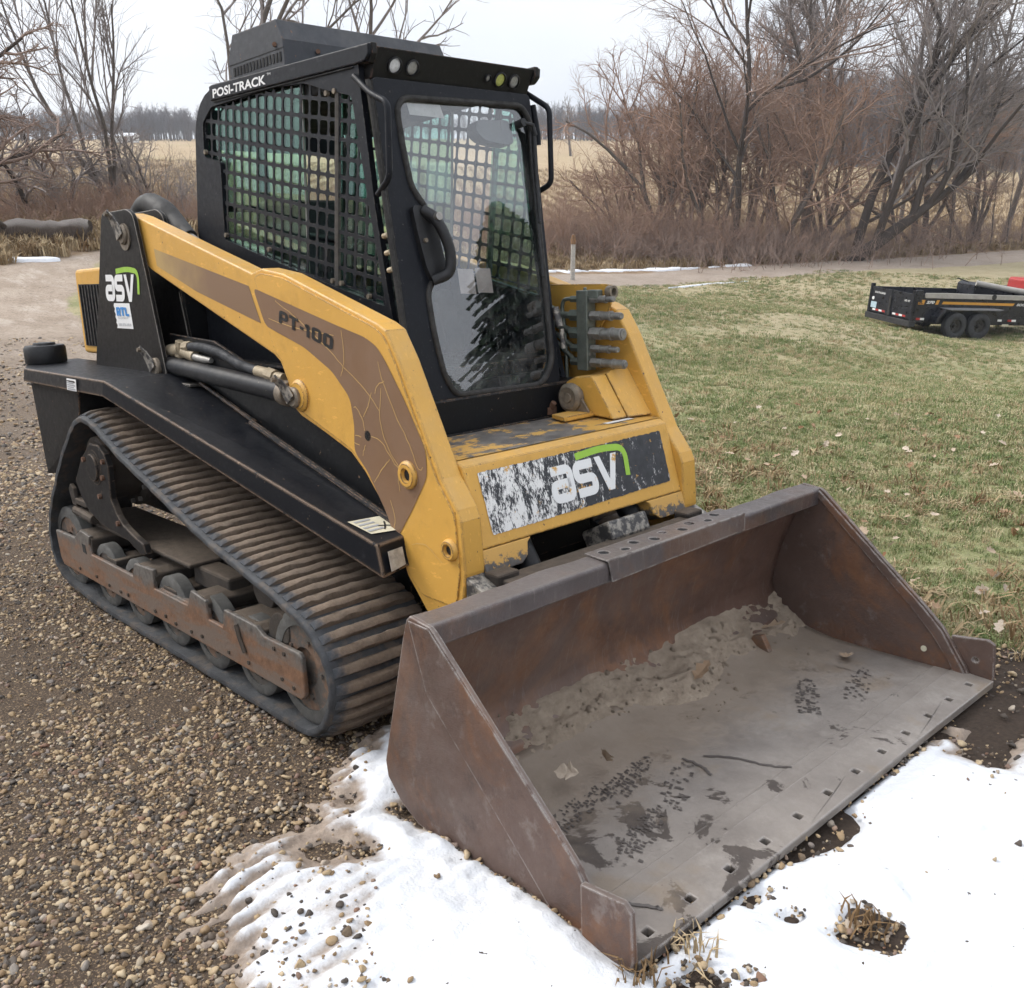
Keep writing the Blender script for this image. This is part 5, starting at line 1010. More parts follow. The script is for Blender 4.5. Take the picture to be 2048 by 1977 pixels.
def line_sd(pts, wid, seed):
    pts = np.array(pts)
    def f(P):
        d = np.full(P.shape[:-1], 1e9)
        for a, b in zip(pts[:-1], pts[1:]):
            e = b - a; w = P - a; t = np.clip((w @ e) / (e @ e), 0, 1); d = np.minimum(d, np.linalg.norm(w - t[..., None] * e, axis=-1))
        return wid - d + wid * 2.2 * vnoise(P, 1.3, seed, 4)
    return f
hs_ = lambda P, sd: np.where(sd > 0, .05 + .07 * sstep(0, .5, sd), -1)
snow_patch('snow', 'snow_far', (-27.5, 17), (9, 24), .12, line_sd([(-25.5, 20.5), (-25.6, 24.5), (-25.0, 29), (-23.4, 34), (-22.4, 37)], .26, 3), hs_, machine=False, lab='thin strip of snow along the far edge of the gravel road')
snow_patch('snow', 'snow_far', (-21, 25), (8, 18), .12, line_sd([(-19.7, 27.5), (-19.6, 30.5), (-18.9, 32.5)], .08, 8), hs_, machine=False, lab='small scraps of snow on the near edge of the gravel road')
snow_patch('snow', 'snow_far', (-23, 0), (9, 9), .08, line_sd([(-18.9, 3.9), (-18.5, 4.9)], .22, 5), hs_, machine=False, lab='leftover snow patch on the bare drive in front of the old log')

# ---------------------------------------------------------------- loose stones of the drive
KIT = bpy.data.collections.new('kit')
def rock(i):
    bm = bmesh.new(); bmesh.ops.create_icosphere(bm, subdivisions=2, radius=1.0); r = np.random.default_rng(100 + i); ax = r.normal(size=(5, 3)); sc = np.array([1, r.uniform(.65, .95), r.uniform(.45, .7)])
    for v in bm.verts:
        c = np.array(v.co); s = 1.0
        for k, a in enumerate(ax): s += .12 * math.sin(2.1 * (c @ a) + k)
        for a in ax[:3]:
            d = c @ (a / np.linalg.norm(a)); s *= 1 - max(0, d - .50) * .85
        v.co = Vector(c * s * sc)
    me = bpy.data.meshes.new('pebble'); bm.to_mesh(me); bm.free(); me.shade_smooth(); me.materials.append(MAT['stone']); return bpy.data.objects.new('pebble', me)
rocks = [rock(i) for i in range(8)]
def fan(n, r0, r1, a0, a1, power=1.0):
    r = r0 + (r1 - r0) * RNG.random(n) ** power; a = a0 + (a1 - a0) * RNG.random(n)
    return CAMP[0] + r * np.cos(a), CAMP[1] + r * np.sin(a)
VA = math.atan2(.6876, -.7261)
x, y = fan(400000, 1.0, 15, VA - .75, VA + 1.15, 1.45)
x2, y2 = fan(20000, 1.6, 4.2, VA - .75, VA + .10); x = np.r_[x, x2]; y = np.r_[y, y2]
mz = w2m(np.stack([x, y, plane_z(x, y)], 1)); mx, my = mz[:, 0], mz[:, 1]
sd = s_sd(np.stack([mx, my], -1)); cl = sdpoly(np.stack([mx, my], -1), CLEAN)
z_ = zones(x, y); dens = .68 + .9 * vnoise(np.stack([x, y], -1), 2.2, 15, 3)
ok = (z_['lawn'] < .45 + .3 * RNG.random(len(x))) & ((sd < .012) | ((cl < .05) & (RNG.random(len(x)) < .16))) & (RNG.random(len(x)) < dens * (1 - .72 * z_['soil'])) & ~((mx > 1.52) & (mx < 2.36) & (np.abs(my) < 1.04)) & (z_['far'] < RNG.random(len(x)) + .05)
x, y = x[ok], y[ok]; n_ = len(x); s = np.clip(RNG.lognormal(-5.20, .52, n_), .0028, .0165) * np.clip(np.hypot(x - CAMP[0], y - CAMP[1]) / 5, 1, 2.0)
pq = np.stack([mx[ok], my[ok]], -1); sq = s_sd(pq); pts = np.stack([x, y, terrain(x, y) + s * .22 + np.where(sq > 0, np.maximum(s_h(pq, sq), 0), 0)], 1)
tag(scatter('gravel', pts, np.stack([RNG.normal(0, .25, n_), RNG.normal(0, .25, n_), RNG.uniform(0, 6.28, n_)], 1), s, rocks), 'loose tan and dark pea gravel covering the drive beside the track', 'gravel', kind='stuff')
# grit lying on the snow by the bucket
k = 420; P = np.stack([RNG.uniform(1.2, 3.4, k), RNG.uniform(-1.9, 1.0, k)], 1); sd = s_sd(P); ok = (sd > .01) & (sdpoly(P, [(1.5, -1.05), (2.48, -1.05), (2.48, 1.05), (1.5, 1.05)]) < -.02) & ((P[:, 1] > .15) | (RNG.random(k) < .30) | (sdpoly(P, CLEAN) < .1)); P = P[ok]
h = s_h(P, s_sd(P)); s = np.clip(RNG.lognormal(-5.1, .5, len(P)), .003, .016)
tag(scatter('grit', m2w(np.column_stack([P, h - .014 + s * .25])), RNG.uniform(0, 6.28, (len(P), 3)), s, [o.copy() for o in rocks[:4]]), 'dark grit and pebbles scattered over the snow by the bucket', 'grit', kind='stuff')
# ================================================================ plants
def tuft(nm, nb, h, spread, m, seed, lean=.55):
    r = np.random.default_rng(seed); V = []; F = []
    for i in range(nb):
        a = r.uniform(0, 6.28); b0 = np.array([r.normal(0, spread), r.normal(0, spread), 0]); d = np.array([math.cos(a), math.sin(a), 0]); L = h * r.uniform(.45, 1.1); w = L * .035 + .0012; le = r.uniform(.1, lean) * L; s = np.array([-d[1], d[0], 0]) * w
        p1 = b0 + d * le * .25 + np.array([0, 0, L * .55]); p2 = b0 + d * le + np.array([0, 0, L * (.95 - .45 * le / L)]); k = len(V)
        V += [b0 - s, b0 + s, p1 - s * .8, p1 + s * .8, p2]; F += [(k, k + 1, k + 3, k + 2), (k + 2, k + 3, k + 4)]
    me = bpy.data.meshes.new(nm); me.from_pydata([tuple(v) for v in V], [], F); me.materials.append(MAT[m]); return bpy.data.objects.new(nm, me)
tufts = [tuft('grass_clump', 22, .050, .030, 'grass_blade', 10 + i, .95) for i in range(5)]
x, y = fan(160000, 2.4, 46, VA - .92, VA + .25, 1.5)
z_ = zones(x, y); gn = vnoise(np.stack([x, y], -1), .8, 3, 3)
ok = (z_['lawn'] > .35 + .35 * RNG.random(len(x))) & (z_['verge'] < .4) & (RNG.random(len(x)) < .62 + .5 * gn); x, y = x[ok], y[ok]
d_ = np.hypot(x - CAMP[0], y - CAMP[1]); s = RNG.uniform(.55, 1.15, len(x)) * np.clip(.8 + d_ / 25, .8, 2.0) * np.clip(1.0 + .5 * vnoise(np.stack([x, y], -1), .6, 5, 2), .5, 1.5)
tag(scatter('lawn_grass', np.stack([x, y, terrain(x, y)], 1), np.stack([RNG.normal(0, .12, len(x)), RNG.normal(0, .12, len(x)), RNG.uniform(0, 6.28, len(x))], 1), s, tufts), 'short winter lawn grass, part green and part straw', 'grass', kind='stuff')
lng = [tuft('straw_clump', 16, .13, .035, 'dry_grass', 90 + i, 1.4) for i in range(4)]
P = np.stack([RNG.uniform(-1.5, 4.2, 1300), 1.15 + np.abs(RNG.normal(0, 2.0, 1300))], 1); P = P[vnoise(P, 1.6, 71, 3) > -.1]; Pw = m2w(np.column_stack([P, 0 * P[:, 0]])); ok = zones(Pw[:, 0], Pw[:, 1])['lawn'] > .3; Pw = Pw[ok]
tag(scatter('straw_grass', np.column_stack([Pw[:, :2], terrain(Pw[:, 0], Pw[:, 1])]), np.column_stack([RNG.normal(0, .3, len(Pw)), RNG.normal(0, .3, len(Pw)), RNG.uniform(0, 6.28, len(Pw))]), RNG.uniform(.45, 1.1, len(Pw)), lng), 'longer straw blades lying in the lawn behind the bucket', 'grass', kind='stuff')
dry = [tuft('dry_clump', 26, .42, .10, 'dry_grass', 40 + i, .7) for i in range(4)]
x, y = fan(30000, 18, 66, VA - .60, VA + .60, .9)
z_ = zones(x, y); rd = np.min(np.linalg.norm(np.stack([x, y], 1)[:, None] - RC[None, ::3], axis=-1), axis=1)
ok = (z_['verge'] > .5) & (z_['field'] < .7) & (rd > 2.6); x, y = x[ok], y[ok]
tag(scatter('dry_grass', np.stack([x, y, terrain(x, y) - .02], 1), np.stack([RNG.normal(0, .2, len(x)), RNG.normal(0, .2, len(x)), RNG.uniform(0, 6.28, len(x))], 1), RNG.uniform(.5, 1.3, len(x)), dry), 'straw coloured dead grass on the verge under the brush', 'grass', kind='stuff')
stub = [tuft('stubble', 14, .5, .30, 'dry_grass', 60 + i, .5) for i in range(3)]
x, y = fan(22000, 34, 170, VA - .55, VA + .55, 1.0)
z_ = zones(x, y); ok = z_['field'] > .6; x, y = x[ok], y[ok]; ang = .9; t = np.round((x * math.cos(ang) + y * math.sin(ang)) / 1.6) * 1.6 - (x * math.cos(ang) + y * math.sin(ang)); x = x + t * math.cos(ang) * .8; y = y + t * math.sin(ang) * .8
tag(scatter('field_stubble', np.stack([x, y, terrain(x, y)], 1), np.stack([0 * x, 0 * x, RNG.uniform(0, 6.28, len(x))], 1), RNG.uniform(.6, 1.2, len(x)), stub), 'rows of pale crop stubble in the far field', 'stubble', kind='stuff')
# three clumps standing out of the snow
for (mx, my, m, lb, sd_) in ((2.78, -.54, 'dry_grass', 'brown clump of dead grass in the snow away from the bucket', 1), (2.53, -.90, 'dry_grass', 'sparse rusty weed clump in the snow near the cutting edge', 2), (2.49, -1.06, 'dry_grass', 'pale straw clump beside stones at the bucket corner', 3)):
    o = tuft('grass_tuft', 30, .075, .030, m, 80 + sd_, 1.1); COL.objects.link(o); o.location = m2w((mx, my, -.01)); tag(o, lb, 'grass tuft')
# ---------------------------------------------------------------- fallen leaves
def leafmesh(i):
    r = np.random.default_rng(200 + i); L = 1.0; n = 9; V = []
    for s in (1, -1):
        for k in range(n):
            t = k / (n - 1); w = .30 * math.sin(math.pi * min(1, t * 1.02)) ** .7 * (1 + .38 * math.sin(t * 19 + i) * (t > .1)); V.append((t - .5, s * w))
    P = V[:n] + V[n:][::-1][1:-1]; c = r.uniform(.35, .9); t = r.uniform(-.4, .4)
    V3 = [(x, y, c * y * y * 1.6 + .25 * c * x * x + t * x * y + r.normal(0, .012)) for x, y in P] + [(x, 0, .18 * c * x * x) for x in np.linspace(-.45, .45, 5)]
    m = len(P); F = []; ctr = np.array(V3[m:]); PP = np.array(V3[:m])
    near = [m + int(np.argmin(np.abs(ctr[:, 0] - q[0]))) for q in PP]
    for k in range(m):
        a, b = k, (k + 1) % m
        F.append((a, b, near[a])) if near[a] == near[b] else F.extend([(a, b, near[b]), (a, near[b], near[a])])
    me = bpy.data.meshes.new('leaf'); me.from_pydata(V3, [], F); me.materials.append(MAT['leaf']); return me
leaves = [leafmesh(i) for i in range(5)]
def leaf(i, p, s, lab, grp=None, tilt=.25):
    o = newobj('fallen_leaf', leaves[i % 5]); o.location = p; o.rotation_euler = (RNG.normal(0, tilt), RNG.normal(0, tilt), RNG.uniform(0, 6.28)); o.scale = (s, s, s); tag(o, lab, 'leaf', grp); return o
x, y = fan(1500, 3.2, 10.5, VA - .52, VA + .02, 2.2); z_ = zones(x, y); ok = z_['lawn'] > .7
pm = w2m(np.stack([x, y, plane_z(x, y)], 1)); ok &= (pm[:, 1] > 1.25); x, y = x[ok][:210], y[ok][:210]
zt = terrain(x, y)
for i in range(len(x)): leaf(i, (x[i], y[i], zt[i] + .048), RNG.uniform(.04, .085), 'dry tan leaf lying in the lawn behind the bucket', 'fallen leaves scattered over the lawn', .4)
for i, (px_, py_, pz_, s, lb) in enumerate(((1.74, .22, .105, .095, 'orange brown oak leaf standing on the dirt in the middle of the bucket'), (1.84, -.62, .075, .085, 'curled tan leaf on the dirt in the near half of the bucket'), (1.86, -.46, .075, .075, 'small crumpled tan leaf on the dirt near the bucket centre'), (1.85, -.84, .085, .085, 'pale leaf leaning on the dirt by the near side plate'),
                                     (1.72, .74, .125, .110, 'large pale leaf caught on the rust scale in the far bucket corner'), (1.98, .86, .030, .085, 'flat tan leaf on bare steel by the far side plate'))):
    leaf(i, m2w((px_, py_, pz_)), s, lb, None, .5)

# ---------------------------------------------------------------- bare trees
def grow(base, d0, length, r0, spec, seed, kink=.10):
    """levels of branches as arrays: spec rows = (nodes, children, angle, length ratio, radius ratio, wander, lift)"""
    r = np.random.default_rng(seed); base = np.atleast_2d(np.asarray(base, float)); B = len(base)
    P0 = base; D = np.broadcast_to(np.asarray(d0, float), (B, 3)).copy(); L = np.broadcast_to(np.asarray(length, float), (B,)).copy(); R0 = np.broadcast_to(np.asarray(r0, float), (B,)).copy(); out = []
    for li, (k, nc, ang, lr, rrat, wan, lift) in enumerate(spec):
        B = len(P0); pts = np.empty((B, k, 3)); pts[:, 0] = P0; d = D / np.linalg.norm(D, axis=1)[:, None]; T = np.empty((B, k, 3)); T[:, 0] = d; st = L / (k - 1)
        for j in range(1, k):
            d = d + r.normal(0, wan, (B, 3)); d[:, 2] += lift; d /= np.linalg.norm(d, axis=1)[:, None]; pts[:, j] = pts[:, j - 1] + d * st[:, None]; T[:, j] = d
        tp = np.linspace(1, .30 if li < len(spec) - 1 else .45, k); rad = R0[:, None] * tp[None]; out.append((pts, T, rad))
        if li == len(spec) - 1: break
        if nc == 0: break
        t = (np.arange(nc)[None] + r.random((B, nc))) / nc; t = .22 + .78 * t if li == 0 else .12 + .88 * t
        ip = t * (k - 1); i0 = np.minimum(ip.astype(int), k - 2); fr = (ip - i0)[..., None]; bi = np.arange(B)[:, None]
        p = pts[bi, i0] * (1 - fr) + pts[bi, i0 + 1] * fr; tt = T[bi, i0 + 1]; az = r.uniform(0, 6.28, (B, nc)); rv = r.normal(size=(B, nc, 3)); rv -= tt * np.sum(rv * tt, -1, keepdims=True); rv /= np.linalg.norm(rv, axis=-1, keepdims=True)
        an = ang * r.uniform(.6, 1.3, (B, nc)); nd = tt * np.cos(an)[..., None] + rv * np.sin(an)[..., None]
        nl = L[:, None] * lr * r.uniform(.65, 1.25, (B, nc)) * (1.15 - .55 * t); nr = np.minimum(np.take_along_axis(rad, i0, 1) * .8, R0[:, None] * rrat * r.uniform(.7, 1.15, (B, nc)))
        P0 = p.reshape(-1, 3); D = nd.reshape(-1, 3); L = nl.ravel(); R0 = nr.ravel()
    return out
def tubes(levels, sides):
    Vs = []; Fs = []; n0 = 0
    for (P, T, R), ns in zip(levels, sides):
        B, k, _ = P.shape; a = np.where(np.abs(T[:, :1, 2:3]) < .9, np.array([0, 0, 1.0]), np.array([1.0, 0, 0])); a = np.broadcast_to(a, T.shape)
        u = np.cross(a, T); u /= np.linalg.norm(u, axis=-1, keepdims=True) + 1e-9; w = np.cross(T, u); th = np.arange(ns) * 2 * math.pi / ns
        V = P[:, :, None] + R[:, :, None, None] * (u[:, :, None] * np.cos(th)[None, None, :, None] + w[:, :, None] * np.sin(th)[None, None, :, None])
        ii = np.arange(B * k * ns).reshape(B, k, ns) + n0; jj = np.roll(ii, -1, 2); F = np.stack([ii[:, :-1], jj[:, :-1], jj[:, 1:], ii[:, 1:]], -1).reshape(-1, 4); Vs.append(V.reshape(-1, 3)); Fs.append(F); n0 += B * k * ns
    return np.concatenate(Vs), np.concatenate(Fs)
def at(px, py, d):    # a spot on the map seen at that bearing and distance
    q = np.array([(px - 1024) / 1909.92, (py - 988.5) / 1909.92, 1.0]) * d; R3 = np.array(CAM.matrix_world)[:3, :3] @ np.diag([1, -1, -1]); return CAMP + R3 @ q
def ground_at(px, d):
    p = at(px, 450, d); u = np.hypot(p[0] - CAMP[0], p[1] - CAMP[1]); return np.array([p[0], p[1], float(terrain(np.array([p[0]]), np.array([p[1]]))[0])])
def tree(base, h, r0, spec, seed, label, lean=(0, 0), barkm='bark_grey', twig='twig_brown', group=None, nm='bare_tree', stems=1):
    o = empty(nm); o.location = base; tag(o, label, 'tree', group)
    b = np.zeros((stems, 3)); rr_ = np.random.default_rng(seed + 5); d = np.tile(np.array([lean[0], lean[1], 1.0]), (stems, 1))
    if stems > 1: b[:, :2] = rr_.normal(0, r0 * 2.2, (stems, 2)); d[:, :2] += rr_.normal(0, .32, (stems, 2))
    lv = grow(b - np.array([0, 0, .25]), d, h * (rr_.uniform(.75, 1.05, stems) if stems > 1 else 1), r0, spec, seed)
    nt = 2 if len(spec) > 4 else 1
    V, F = tubes(lv[:nt], [9, 6]); fastmesh('trunk', V, F, barkm, o, True)
    V, F = tubes(lv[nt:], [5, 4, 3, 3, 3][:len(lv) - nt] if nt == 1 else [4, 3, 3, 3]); fastmesh('crown', V, F, twig, o, True)
    return o
BIG = [(10, 10, .62, .62, .55, .09, .02), (7, 8, .62, .55, .52, .14, .05), (6, 8, .60, .52, .50, .17, .05), (5, 7, .62, .55, .50, .20, .03), (4, 0, .6, .5, .5, .22, .02)]
MED = [(9, 9, .60, .55, .5, .12, .03), (6, 7, .60, .55, .5, .16, .04), (5, 7, .62, .55, .5, .20, .03), (4, 0, .6, .5, .5, .22, .02)]
TALL = [(10, 12, .50, .38, .42, .05, .03), (6, 7, .50, .50, .5, .12, .06), (5, 6, .55, .55, .5, .16, .04), (4, 0, .6, .5, .5, .2, .02)]
SHR = [(8, 9, .70, .50, .42, .14, .03), (6, 8, .65, .55, .42, .20, .03), (5, 8, .65, .55, .5, .24, .02), (4, 0, .6, .5, .6, .25, .0)]
ORD = ['leftmost', 'second from the left', 'third from the left', 'fourth from the left', 'fifth from the left', 'fifth from the right', 'fourth from the right', 'third from the right', 'second from the right', 'rightmost']
SORD = ['second thin upright sapling', 'third thin upright sapling', 'fourth thin upright sapling', 'fifth thin upright sapling', 'last thin upright sapling by the picture edge', 'first thin upright sapling']
GR = 'bare trees along the far side of the road'
tree(ground_at(1478, 47), 14.0, .18, BIG, 5, 'tall forked bare tree left of the leaning one, above the rusty brush', (.02, .05), 'bark_dark', 'twig_brown', GR)
t2 = tree(ground_at(1700, 46.0), 7.0, .36, [(9, 5, .55, 1.1, .75, .06, .01), (8, 9, .60, .55, .55, .10, .07), (6, 8, .60, .55, .5, .15, .05), (5, 7, .62, .55, .5, .2, .03), (4, 0, .6, .5, .5, .2, .02)], 12, 'thick dark bare tree leaning far to the right over the road', (.95, .62), 'bark_dark', 'twig_grey', GR)
tree(ground_at(1712, 46.5), 15.0, .24, BIG, 22, 'upright dark bare tree growing beside the leaning trunk', (.25, .2), 'bark_dark', 'twig_grey', GR)
tree(ground_at(1612, 54), 14.5, .34, BIG, 31, 'grey thick trunked bare tree behind the leaning one', (0, .03), 'bark_grey', 'twig_grey', GR)
tree(ground_at(1345, 50), 9.5, .15, SHR, 41, 'spreading rust coloured many stemmed tree left of the forked tree', (-.12, -.1), 'bark_grey', 'twig_rust', GR, 'bare_tree', 5)
tree(ground_at(1262, 52), 5.6, .09, SHR, 45, 'low rounded brown thicket tree at the left end of the row', (-.1, -.1), 'bark_grey', 'twig_rust', GR, 'bare_tree', 5)
tree(ground_at(1430, 49), 9.0, .13, SHR, 47, 'rusty many stemmed tree at the foot of the forked tree', (0, 0), 'bark_grey', 'twig_rust', GR, 'bare_tree', 5)
tree(ground_at(1385, 53), 10.0, .13, SHR, 53, 'rusty many stemmed tree left behind the forked one', (0, 0), 'bark_grey', 'twig_rust', GR, 'bare_tree', 6)
tree(ground_at(1820, 54), 9.0, .12, SHR, 58, 'brown many stemmed tree right of the leaning trunk', (0, 0), 'bark_grey', 'twig_brown', GR, 'bare_tree', 6)
tree(ground_at(1950, 56), 8.5, .12, SHR, 59, 'brown many stemmed tree at the right edge of the picture', (0, 0), 'bark_grey', 'twig_brown', GR, 'bare_tree', 5)
tree(ground_at(1655, 52), 9.5, .13, SHR, 57, 'brown many stemmed tree left of the leaning trunk', (0, 0), 'bark_grey', 'twig_rust', GR, 'bare_tree', 6)
tree(ground_at(1300, 54), 8.5, .12, SHR, 64, 'rusty many stemmed tree behind the left end of the row', (0, 0), 'bark_grey', 'twig_rust', GR, 'bare_tree', 6)
tree(ground_at(1500, 54), 11.0, .13, SHR, 66, 'tall rusty many stemmed tree right behind the forked one', (0, 0), 'bark_grey', 'twig_rust', GR, 'bare_tree', 6)
tree(ground_at(1560, 48), 9.0, .13, SHR, 49, 'rusty many stemmed tree between the forked and the grey tree', (0, 0), 'bark_grey', 'twig_rust', GR, 'bare_tree', 5)
for i, (px_, d, h) in enumerate(((1545, 60, 17), (1660, 58, 17), (1700, 66, 19), (1760, 60, 17), (1800, 70, 19), (1850, 56, 16), (1900, 62, 18), (1950, 58, 15), (2010, 60, 17), (2070, 56, 16))):
    tree(ground_at(px_, d), h, .15 + .02 * (i % 3), TALL, 60 + i, ORD[i] + ' of the slim straight trees in the back row on the right', (RNG.normal(0, .05), RNG.normal(0, .05)), 'bark_grey', 'twig_grey', 'slim trees of the back row')
for i, (px_, d, h) in enumerate(((1905, 52, 4.5), (1945, 53, 5), (1985, 52, 4.8), (2020, 52, 5.2), (2050, 54, 5.0), (1840, 54, 4.6))):
    tree(ground_at(px_, d), h, .045, TALL, 80 + i, SORD[i] + ' at the right end of the brush', (RNG.normal(0, .08), RNG.normal(0, .08)), 'bark_grey', 'twig_brown', 'saplings at the right end of the brush', 'sapling')
# left side
tree(ground_at(232, 30), 8.0, .075, [(8, 7, .40, .6, .5, .07, .03), (6, 7, .45, .55, .5, .10, .06), (5, 6, .5, .55, .5, .14, .05), (4, 0, .5, .5, .5, .18, .03)], 101, 'slender grey tree with a fan of straight branches left of the cab', (0, 0), 'bark_grey', 'twig_grey', None, 'bare_tree', 4)
tree(ground_at(150, 28), 3.6, .085, [(7, 6, .8, .55, .6, .22, .0), (6, 7, .8, .55, .55, .25, .02), (5, 6, .7, .55, .5, .25, .02), (4, 0, .6, .5, .5, .25, .0)], 111, 'small crooked bare tree behind the right end of the log', (-.2, -.15), 'bark_dark', 'twig_grey', None, 'bare_tree', 2)
tree(ground_at(52, 27), 3.6, .08, [(7, 6, .8, .55, .6, .22, .0), (6, 7, .8, .55, .55, .25, .02), (5, 6, .7, .55, .5, .25, .02), (4, 0, .6, .5, .5, .25, .0)], 117, 'small crooked bare tree behind the left end of the log', (-.1, -.05), 'bark_dark', 'twig_grey', None, 'bare_tree', 2)
tree(ground_at(-210, 23), 5.4, .20, [(8, 9, .95, .75, .5, .08, .01), (7, 9, .70, .50, .5, .16, -.01), (5, 8, .7, .5, .5, .22, -.01), (4, 7, .6, .5, .5, .22, 0), (4, 0, .6, .5, .5, .2, 0)], 123, 'dark bare tree reaching its branches in from the left edge', (.15, .25), 'bark_dark', 'twig_brown')
tree(ground_at(425, 25), 8.2, .150, [(9, 7, .65, .62, .55, .10, .02), (7, 6, .65, .55, .55, .16, .03), (6, 5, .62, .55, .5, .18, .03), (5, 4, .6, .5, .5, .2, .02), (4, 0, .6, .5, .5, .2, .02)], 131, 'open branched bare tree whose top shows above the cab roof', (.0, .05), 'bark_grey', 'twig_grey')
tree(ground_at(700, 27), 8.4, .12, [(9, 6, .5, .55, .55, .08, .03), (7, 5, .5, .55, .55, .14, .04), (6, 5, .6, .55, .5, .18, .03), (5, 0, .6, .5, .5, .2, .02)], 135, 'narrow bare tree showing behind the roof unit', (.0, .0), 'bark_grey', 'twig_grey')
tree(ground_at(305, 31), 3.4, .06, SHR, 141, 'low grey shrubby tree just left of the cab', (0, 0), 'bark_grey', 'twig_grey', None, 'bare_tree', 4)
tree(at(1143, 230, 200) * [1, 1, 0] + [0, 0, float(terrain(np.array([at(1143, 230, 200)[0]]), np.array([at(1143, 230, 200)[1]]))[0])], 10, .30, TALL, 151, 'lone bare tree standing far off at the field edge', (0, 0), 'bark_grey', 'twig_grey')
# ---------------------------------------------------------------- brush: one tangle nobody could count
def brush(name, spots, h, seed, tw, label):
    r = np.random.default_rng(seed); b = []
    for (px_, d, n, sx, sd_) in spots:
        g = ground_at(px_, d)[:2]; q = g + RH * r.normal(0, sx, (n, 1)) + FH * r.normal(0, sd_, (n, 1)); b.append(q)
    b = np.concatenate(b); B = np.column_stack([b, terrain(b[:, 0], b[:, 1])]); d = np.column_stack([r.normal(0, .42, len(B)), r.normal(0, .42, len(B)), np.ones(len(B))])
    lv = grow(B, d, h * r.uniform(.45, 1.15, len(B)), .013 * h ** .5, [(7, 6, .55, .55, .45, .16, -.015), (5, 6, .6, .55, .5, .2, -.01), (4, 0, .6, .5, .5, .22, 0)], seed)
    V, F = tubes(lv, [4, 3, 3]); return tag(fastmesh(name, V, F, tw, None, True), label, 'brush', kind='stuff')
brush('brush', [(1200, 47, 100, 2.2, 2.5), (1300, 47, 150, 2.2, 2.5), (1400, 46, 170, 2.2, 2.0), (1500, 46, 170, 2.2, 2.0), (1600, 47, 160, 2.4, 2.0), (1720, 48, 140, 2.6, 2.0), (1840, 52, 130, 2.6, 2.0), (1960, 55, 130, 2.6, 2.0), (2060, 57, 60, 2, 2)], 1.7, 301, 'twig_brown', 'tangled brown brush at the foot of the trees beyond the road')
brush('brush', [(620, 42, 60, 2.5, 2.0), (760, 44, 70, 2.5, 2.0), (900, 46, 70, 2.5, 2.0), (1020, 47, 70, 2.0, 2.0), (1110, 47, 90, 1.6, 2.0), (1180, 48, 90, 1.8, 2.0), (1290, 48, 110, 1.8, 1.6), (1380, 47.5, 110, 1.8, 1.6), (1500, 47.5, 100, 2.2, 1.6)], 2.7, 302, 'twig_rust', 'taller rusty brush stems behind the road by the post')
brush('brush', [(-60, 26, 80, 1.5, 1.5), (40, 26, 90, 1.5, 1.5), (140, 27, 90, 1.3, 1.5), (230, 28, 90, 1.3, 1.5), (310, 29, 90, 1.3, 1.5), (380, 29, 60, 1.0, 1.5), (500, 30, 40, 2, 1.5)], .95, 303, 'twig_rust', 'reddish brown thicket behind the old log left of the loader')
brush('brush', [(40, 29, 30, 2, 1.5), (200, 30, 35, 2, 1.5), (330, 31, 50, 1.6, 1.5)], 1.9, 304, 'twig_grey', 'taller grey brush stems in front of the field on the left')
# ---------------------------------------------------------------- woods beyond the fields
def woodkind(i):
    lv = grow([[0, 0, 0]], (0, 0, 1), 1.0, .022, [(6, 10, .55, .42, .4, .05, .03), (5, 8, .55, .5, .5, .12, .04), (4, 6, .6, .55, .5, .18, .03), (3, 0, .6, .5, .6, .2, 0)], 400 + i)
    V, F = tubes(lv, [5, 3, 3, 3]); o = fastmesh('far_tree', V, F, 'twig_far', None, True); COL.objects.unlink(o); return o
simple('twig_far', (.165, .150, .150), .9, 0, .25, 2, .1)
kinds = [woodkind(i) for i in range(5)]
def woods(name, lines, label):
    P = []; S_ = []
    for (p0, d0, p1, d1, n, dep, h) in lines:
        t = RNG.random(n); px_ = p0 + (p1 - p0) * t; d = d0 + (d1 - d0) * t + RNG.uniform(0, dep, n)
        for a, b in zip(px_, d): q = at(a, 300, b); P.append((q[0], q[1])); S_.append(h * RNG.uniform(.6, 1.15))
    P = np.array(P); pts = np.column_stack([P, terrain(P[:, 0], P[:, 1]) - .3]); S_ = np.array(S_)
    tag(scatter(name, pts, np.column_stack([RNG.normal(0, .05, len(P)), RNG.normal(0, .05, len(P)), RNG.uniform(0, 6.28, len(P))]), np.column_stack([S_ * 1.1, S_ * 1.1, S_]), [o.copy() for o in kinds]), label, 'woods', kind='stuff')
woods('far_woods', [(-150, 245, 420, 255, 420, 60, 7.0), (250, 250, 1250, 275, 420, 70, 7.0)], 'grey far woods along the field edge on the left')
woods('far_woods', [(1080, 275, 1600, 275, 300, 60, 8.5), (1500, 190, 2250, 170, 700, 70, 14.0)], 'grey bare woods on the rise behind the right hand trees')
# ---------------------------------------------------------------- thin winter haze
hzm = bpy.data.materials.new('haze'); hzm.use_nodes = True; hn = hzm.node_tree; hn.nodes.clear(); ho_ = hn.nodes.new('ShaderNodeOutputMaterial'); hv_ = hn.nodes.new('ShaderNodeVolumePrincipled')
hv_.inputs['Color'].default_value = (.86, .92, 1, 1); hv_.inputs['Density'].default_value = .0006; hn.links.new(hv_.outputs[0], ho_.inputs['Volume']); MAT['haze'] = hzm
hz = mesh('haze', *gbox(-1000, 1000, -1000, 1000, float(gz_min) - 1, float(gz_max) + 17), 'haze', None); tag(hz, 'thin pale winter haze over the fields', 'haze', kind='stuff')
simple('bumper_black', (.022, .022, .023), .6, 0, .4, 6); simple('rusty_cap', (.21, .115, .055), .8, 0, .4, 8)
